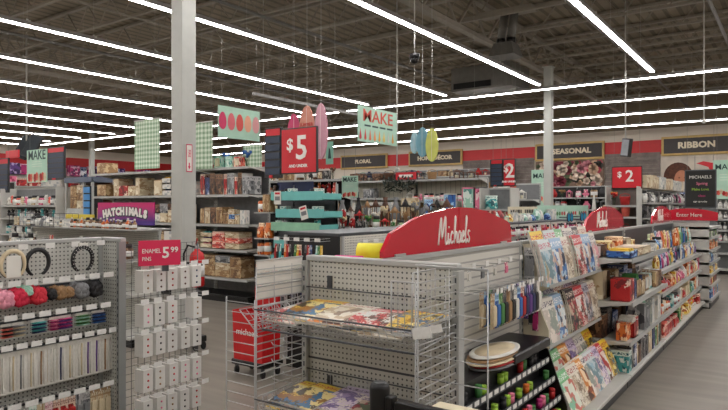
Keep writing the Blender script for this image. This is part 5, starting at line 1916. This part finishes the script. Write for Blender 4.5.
MB_ = None
y0, y1 = ax(508, -3.85), ax(537, -3.85)
t = thing('header_card', 'cream header card with two blocks of dark lettering above the red packs', 'sign', (-3.85, y0, 1.362), RZ)
W = y1 - y0
MB().box(0, W, -.006, .006, 0, .24).build('card', M_cream, t)
m = MB()
g4 = random.Random(9)
for u in (.06, .54):
    for r_ in range(2):
        x = W * u
        while x < W * (u + .36):
            wd = g4.uniform(.05, .12)
            m.box(x, x + wd, -.009, -.006, .13 - .08 * r_, .19 - .08 * r_); x += wd + .03
m.build('dark_lettering', M_board, t)
y0, y1 = ax(537, -3.85), ax(588, -3.85)
t = thing('header_card', 'long mint header card with a row of red and green dots', 'sign', (-3.85, y0, 1.362), RZ)
W = y1 - y0
MB().box(0, W, -.006, .006, 0, .26).build('card', M_mint, t)
m = MB()
for k in range(22):
    x = W * (k + .5) / 22
    m.prism([(x + .055 * math.cos(a * PI / 4), .10 + .04 * math.sin(a * PI / 4)) for a in range(8)], -.010, -.006, (k * 7 % 5) % 3)
m.build('printed_dots', [plain('red'), plain('green'), M_paper], t)
for k, px in enumerate((570, 583)):
    X = -3.5
    y = ax(px, X)
    t = thing('swim_goggles', '%s round blue lens pair hanging above the red packs' % ['left', 'right'][k], 'goggles', (X, y, 1.40), RZ)
    for sx in (-.09, .09):
        MB().tube([(sx, -.01, 0), (sx, .01, 0)], .075, 16).build('lens', mat('blue_goggle', (30, 140, 180), .2), t)
        MB().tube([(sx + .08 * math.cos(a * PI / 8), 0, .08 * math.sin(a * PI / 8)) for a in range(16)], .012, 6, closed=True).build('rim', M_navy, t)
    MB().bar((0, 0, 0), (0, .2, .0), .01, 6).build('strap', M_dark, t)
fill((-3.95, 0, 1.362), RZ, 8.2, 11.5, -.25, 0, ['gift_bag', 'pouch', 'box'], ['white', 'mint', 'yellow', 'blue', 'red', 'white'], (.14, .24), (.10, .22), (.1, .14), 'on top of the second gondola', 'goods on the second gondola', skip=.2)
good('vase', 'white', (-3.8, ax(594, -3.8), 1.362), (.1, .1, .5), 0, 'standing on the second gondola behind the middle arch', 'goods on the second gondola')

# ================================================================== flower tables in the middle distance
ft = thing('flower_table', 'long dark table of flowers and trinkets below the FLORAL board', 'table', (-8.2, 7.6, 0))
MB().bbox(0, 3.9, 0, 1.1, 1.20, 1.26, .01).build('tabletop', M_dark, ft)
for x in (.05, 3.8):
    for y in (.05, 1.0):
        MB().box(x, x + .06, y, y + .06, 0, 1.2).build('leg', M_dark, ft)
MB().box(.1, 3.8, .1, 1.0, .4, .43).build('lower_shelf', M_dark, ft)
fill((-8.2, 7.6, 1.26), 0, 1.5, 3.9, .05, 0, ['flower_bunch', 'plush_toy', 'basket', 'lantern', 'jar', 'gift_bag'], ['red', 'green', 'cream', 'coral', 'white', 'kraft', 'black'], (.10, .16), (.12, .22), (.1, .16), 'along the front of the long dark table', 'goods on the flower table')
fill((-8.2, 7.6, 1.26), 0, 1.2, 3.85, .45, 0, ['flower_bunch', 'plush_toy', 'lantern', 'flower_bunch', 'potted_plant', 'basket'], ['cream', 'red', 'green', 'white', 'brown', 'grey', 'kraft'], (.12, .2), (.22, .40), (.14, .2), 'in the middle of the long dark table', 'goods on the flower table')
fill((-8.2, 7.6, 1.26), 0, 1.4, 3.85, .8, 0, ['flower_bunch', 'lantern', 'vase', 'basket'], ['kraft', 'brown', 'black', 'grey', 'brown'], (.14, .22), (.34, .56), (.16, .2), 'at the back of the long dark table', 'goods on the flower table')

# ================================================================== dark gift shelves behind the teal trays
DXa, DXb = ay(264, 9.6), ay(352, 9.6)
DL = (DXb - DXa) / 2
for i in range(2):
    shelf_unit('gift_shelf_unit', 'dark gift shelf unit behind the teal trays, %s bay' % ['left', 'right'][i], (DXa + i * DL, 9.6, 0), 0, DL, 2.15, [(.6, .4), (1.1, .4), (1.5, .4), (1.82, .4), (2.12, .4)], .42, back_m=plain('black'), deck_m=M_black)
    for z, wh in ((2.13, 'highest'), (1.83, 'top'), (1.51, 'second')):
        fill((DXa + i * DL, 9.6, 0), 0, .02, DL - .02, -.38, z, ['box', 'plush_toy', 'basket', 'flower_bunch', 'jar', 'gift_bag', 'book'], ['brown', 'white', 'coral', 'kraft', 'orange', 'green', 'cream', 'red'] if z < 2 else ['black', 'brown', 'kraft'], (.10, .18), (.18, .26), (.12, .18), 'on the %s shelf of the %s dark gift bay' % (wh, ['left', 'right'][i]), 'goods on the gift shelves')

# ================================================================== home decor shelf unit
HXa, HXb = ay(356, 12.0), ay(488, 12.0)
HL = (HXb - HXa) / 2
for i in range(2):
    shelf_unit('decor_shelf_unit', 'pale slatted decor shelf unit, %s bay under the home decor board' % ['left', 'right'][i], (HXa + i * HL, 12.0, 0), 0, HL, 2.22, [(.5, .4), (1.02, .4), (1.38, .4), (2.18, .42)] if i else [(.5, .4), (1.02, .4), (1.30, .4), (1.78, .4), (2.18, .42)], .42, back_m=stripe_mat('pale_slats_%d' % i, (190, 186, 170), (140, 138, 126), 0, .12, .1), sides=False)
F = (HXa, 12.0, 0)
fill(F, 0, .1, HL * 2, -.38, 1.385, ['box', 'basket', 'potted_plant', 'flower_bunch', 'vase', 'gift_bag'], ['black', 'white', 'cream', 'white', 'kraft', 'green'], (.16, .26), (.18, .30), (.16, .24), 'on the middle shelf of the decor unit', 'goods on the decor unit', skip=.45)
fill(F, 0, .0, HL * 2, -.38, 1.025, ['box', 'basket', 'gift_bag'], ['white', 'white', 'cream', 'black', 'teal'], (.2, .4), (.2, .28), (.2, .26), 'on the lower shelf of the decor unit', 'goods on the decor unit')
fill(F, 0, .05, .9, -.38, 1.785, ['lantern', 'box', 'vase'], ['black', 'white', 'grey'], (.14, .22), (.2, .3), (.14, .2), 'on the upper left shelf of the decor unit', 'goods on the decor unit', skip=.4)
fill(F, 0, .1, HL * 2 - .05, -.4, 2.185, ['basket', 'box', 'lantern'], ['brown', 'kraft', 'black', 'brown', 'black'], (.22, .34), (.16, .24), (.2, .3), 'on top of the decor unit', 'goods on the decor unit', skip=.15)
for px, c, z, wd, hh, kind, ds in ((382, 'white', 1.39, .75, .30, 'box', 'wide plain box'), (410, 'cream', 1.39, .42, .50, 'gift_bag', 'large tote bag'), (428.5, 'blue', 1.39, .22, .36, 'pouch', 'pointed bag'),
                                (450, 'white', 1.39, .30, .48, 'framed_picture', 'framed print'), (469, 'pink', 1.39, .30, .60, 'framed_picture', 'tall framed print'), (480, 'grey', 1.39, .30, .60, 'framed_picture', 'tall framed print'), (466, 'yellow', 1.39, .20, .18, 'pouch', 'small bag')):
    good(kind, c, (ay(px, 11.5), 11.5, z), (wd, .12, hh), 0, 'at the front of the decor unit shelf', 'goods on the decor unit', desc=ds)
MB_ = MB().box(HXa, HXb, 11.35, 11.6, 1.365, 1.388).build('front_ledge', M_rail)
tag(MB_, 'long pale front ledge of the home decor shelves', 'shelf')
fill((ay(413, 11.6), 11.62, 1.72), 0, 0, 1.3, -.1, 0, ['jar', 'plush_toy'], ['coral', 'white', 'pink', 'coral'], (.11, .13), (.14, .17), (.1, .12), 'in the small row on the raised decor ledge', 'small goods on the decor unit')
o = MB().box(ay(413, 11.6), ay(413, 11.6) + 1.3, 11.50, 11.75, 1.70, 1.72).build('raised_ledge', M_rail)
tag(o, 'raised pale ledge on the home decor shelves', 'shelf')
# dark hanging greenery
gm = MB()
g5 = random.Random(11)
for k in range(150):
    x, z = g5.uniform(0, .75), g5.uniform(0, .3)
    y = g5.uniform(-.08, .08)
    a = g5.uniform(0, 6.28)
    gm.add([(x, y, z), (x + .05 * math.cos(a), y + .02, z + .05 * math.sin(a)), (x + .09 * math.cos(a + .3), y, z + .09 * math.sin(a + .3)), (x + .04 * math.cos(a + .8), y - .02, z + .04 * math.sin(a + .8))], [(0, 1, 2, 3)])
o = gm.build('garland', mat('dark_leaf', (34, 44, 34), .6, var=.4), None, (ay(383, 11.45), 11.45, 1.92))
tag(o, 'dark leafy garland hanging under the top shelf of the decor unit', 'garland')
t = thing('small_red_sign', 'small red card on top of the decor unit', 'sign', (ay(396, 11.55), 11.55, 2.19))
MB().box(0, .52, -.01, .01, 0, .16).build('sign_card', M_redflat, t)
MB().box(.08, .44, -.012, -.01, .05, .11).build('white_strip', M_lett, t)

# ================================================================== tall end cap under the middle $2 sign
shelf_unit('tall_end_cap', 'tall end cap of teal bags under the middle $2 sign', (ay(489.5, 11.1), 11.1, 0), 0, .58, 1.95, [(.5, .4), (1.0, .4), (1.3, .4), (1.55, .4)], .42, back_m=plain('grey'), sides=True)
F = (ay(489.5, 11.1), 11.1, 0)
for z, cc, wh in ((1.56, ['teal', 'teal', 'mint'], 'top'), (1.31, ['red', 'white', 'red'], 'second'), (1.01, ['red', 'cream'], 'third')):
    fill(F, 0, .02, .56, -.36, z, ['pouch', 'gift_bag'] if z > 1.5 else ['box'], cc, (.2, .3), (.22, .3) if z > 1.5 else (.15, .2), (.14, .2), 'on the %s shelf of the tall end cap' % wh, 'goods on the tall end cap', stack=.0)
# assorted uprights with faces between columns
shelf_unit('tall_rack', 'tall rack of dark and white ornaments left of the second column', (ay(515, 13.0) - .05, 13.0, 0), 0, .62, 2.1, [(.5, .4), (1.0, .4), (1.35, .4), (1.75, .4)], .42, back_m=plain('grey'))
for z in (1.355, 1.755):
    fill((ay(515, 13.0) - .05, 13.0, 0), 0, .02, .60, -.36, z, ['plush_toy', 'jar', 'lantern', 'flower_bunch'], ['black', 'white', 'red', 'grey', 'white'], (.14, .2), (.2, .34), (.14, .2), 'on the %s shelf of the ornament rack' % ('upper' if z > 1.5 else 'lower'), 'ornaments')

# ================================================================== seasonal shelves on the right
SXa, SXb = ay(545, 19.0), ay(612, 19.0)
SL = (SXb - SXa) / 2
for i in range(2):
    shelf_unit('seasonal_shelf_unit', 'dark seasonal shelf unit below the flower mural, %s bay' % ['left', 'right'][i], (SXa + i * SL, 19.0, 0), 0, SL, 2.2, [(.6, .4), (1.1, .4), (1.5, .4), (1.85, .4)], .42, back_m=plain('black'))
    for z, wh in ((1.86, 'top'), (1.51, 'second'), (1.11, 'third')):
        fill((SXa + i * SL, 19.0, 0), 0, .02, SL - .02, -.38, z, ['lantern', 'plush_toy', 'vase', 'flower_bunch', 'jar'], ['black', 'white', 'pink', 'kraft', 'black', 'grey', 'red'], (.16, .26), (.22, .32), (.16, .24), 'on the %s shelf of the %s seasonal bay' % (wh, ['left', 'right'][i]), 'seasonal goods')
fx0, fx1 = ay(611.5, 14.1), ay(641, 14.1)
shelf_unit('tall_end_cap', 'grey end cap of red flowers below the wide $2 sign', (fx0, 14.1, 0), 0, fx1 - fx0, 2.02, [(.5, .45), (1.0, .45), (1.38, .45), (1.62, .45)], .46, back_m=M_wood, sides=True)
for z, cc, wh in ((1.63, ['red', 'red', 'magenta'], 'top'), (1.39, ['coral', 'red', 'cream'], 'second'), (1.01, ['red', 'cream', 'yellow'], 'third')):
    fill((fx0, 14.1, 0), 0, .02, fx1 - fx0, -.42, z, ['flower_bunch', 'flower_bunch', 'basket'], cc, (.16, .24), (.2, .32), (.2, .26), 'on the %s shelf below the wide $2 sign' % wh, 'flowers on the end cap')
# long tall gondola running back from it, ribbon side
for i in range(3):
    y0 = 14.2 + i * 2.0
    shelf_unit('ribbon_gondola', 'tall gondola with white rolls on top, %s bay behind the wide $2 sign' % ['nearest', 'middle', 'farthest'][i], (-2.95, y0, 0), RZ, 1.98, 2.0, [(.6, .3), (1.0, .3), (1.35, .3), (1.68, .3)], .32, back_m=plain('grey'))
    bw = ['nearest', 'middle', 'farthest'][i]
    fill((-2.95, y0, 0), RZ, .02, 1.96, -.28, 2.0, ['box'], ['white', 'cream', 'white'], (.25, .4), (.26, .30), (.2, .3), 'on top of the %s ribbon gondola bay' % bw, 'white packs on the ribbon gondola')
    for z, wh in ((1.685, 'top'), (1.355, 'second'), (1.005, 'third')):
        fill((-2.95, y0, 0), RZ, .02, 1.96, -.28, z, ['jar', 'box', 'pouch', 'bottle'], ['black', 'white', 'grey', 'black', 'white', 'magenta'], (.14, .22), (.18, .28), (.14, .2), 'on the %s shelf of the %s ribbon gondola bay' % (wh, bw), 'goods on the ribbon gondola')
# bottle racks at the right edge
for i in range(2):
    x = ay(717.5, 17.0) + i * 1.3
    shelf_unit('bottle_rack', ['pale rack of small bottles at the right edge', 'pale rack of small bottles beyond the right edge rack'][i], (x, 17.0, 0), 0, 1.28, 2.1, [(.5, .35), (.78, .35), (1.04, .35), (1.3, .35), (1.56, .35), (1.82, .35)], .40, back_m=plain('grey'))
    for z, wh in ((.785, 'fifth'), (1.045, 'fourth'), (1.305, 'third'), (1.565, 'second'), (1.825, 'top')):
        if i == 0:
            fill((x, 17.0, 0), 0, .02, 1.26, -.32, z, ['bottle'], ['white', 'grey', 'white', 'pink'], (.09, .11), (.16, .18), (.09, .11), 'on the %s shelf of the right edge rack' % wh, 'small bottles')

# ================================================================== perimeter fixtures along the back wall
PW = 2.2
x = -19.5
k = 0
while x < 3.0:
    pos = ordn(k)
    low = x + PW > ay(535, 26.6)
    shelf_unit('wall_shelf_unit', 'back wall shelf unit, %s bay from the left' % pos, (x, 26.6, 0), 0, PW, 2.28 if low else 3.35, [(1.2, .4), (1.8, .4)] if low else [(1.2, .4), (1.8, .4), (2.4, .4), (3.0, .45)], .46, back_m=plain('grey'), kick=True)
    for z, wh, cc in ((3.01, 'top', DARKS), (2.41, 'second', CRAFT), (1.81, 'third', DARKS)):
        if z < 1.9 or not low:
            fill((x, 26.6, 0), 0, .05, PW - .05, -.38, z, ['basket', 'box', 'lantern', 'vase'] if z > 2.9 else ['box', 'flower_bunch', 'gift_bag', 'basket'], cc, (.3, .5), (.34, .48) if z < 2.9 else (.26, .4), (.25, .35), 'on the %s shelf of the %s back wall bay' % (wh, pos), 'goods on the back wall shelves')
    x += PW + .04
    k += 1
# left wall shelves with purple packages
for i in range(4):
    y0 = 9.5 + i * 4.2
    shelf_unit('wall_shelf_unit', 'left wall shelf unit with purple packs on top, %s bay from the front' % ordn(i), (-32.8, y0, 0), RZ, 4.1, 3.2, [(1.2, .5), (2.0, .5), (2.6, .5)], .52, back_m=plain('white'))
    fill((-32.8, y0, 0), RZ, .05, 4.0, -.45, 3.2, ['box', 'pouch'], ['purple', 'purple', 'magenta', 'navy'], (.4, .6), (.5, .62), (.3, .4), 'on top of the %s left wall bay' % ordn(i), 'purple packs on the left wall shelves')
    fill((-32.8, y0, 0), RZ, .05, 4.0, -.45, 2.61, ['box', 'pouch'], ['white', 'grey', 'pink', 'red'], (.4, .6), (.4, .5), (.3, .4), 'on the upper shelf of the %s left wall bay' % ordn(i), 'packs on the left wall shelves')

# ================================================================== foreground queue barrier
st = thing('queue_post', 'black belt post in the bottom centre foreground', 'post', (-1.21, 1.80, 0))
MB().lathe([(.17, 0), (.17, .012), (.05, .035), (.03, .05)], 24).build('base', M_black, st)
MB().lathe([(.030, .05), (.030, .86)], 20).build('pole', M_black, st)
MB().lathe([(.034, .86), (.036, .87), (.036, .985), (.031, 1.0), (.026, 1.003)], 24).build('head', M_black, st)
MB().lathe([(.024, 1.003), (.024, 1.005), (.018, 1.006)], 20).build('cap', mat('dark_grey_cap', (58, 60, 62), .3), st)
MB().bbox(.034, .062, -.02, .02, .90, .965, .003).build('belt_clip', M_black, st)
bn = thing('queue_rail', 'black rail running right from the belt post', 'rail', (-1.14, 1.80, 0))
MB().bbox(0, .9, -.018, .018, .905, .955, .005).build('rail_bar', M_black, bn)
MB().box(.86, .89, -.015, .015, 0, .905).build('leg', M_black, bn)
MB().box(.83, .92, -.12, .12, 0, .012).build('foot', M_black, bn)
cn = thing('counter', 'narrow beige topped counter behind the black rail', 'counter', (-1.08, 1.93, 0))
MB().bbox(0, .8, 0, .07, .885, .91, .004).build('countertop', M_beige, cn)
MB().box(.02, .78, .015, .06, 0, .885).build('counter_body', M_slot, cn)

finish_labels()
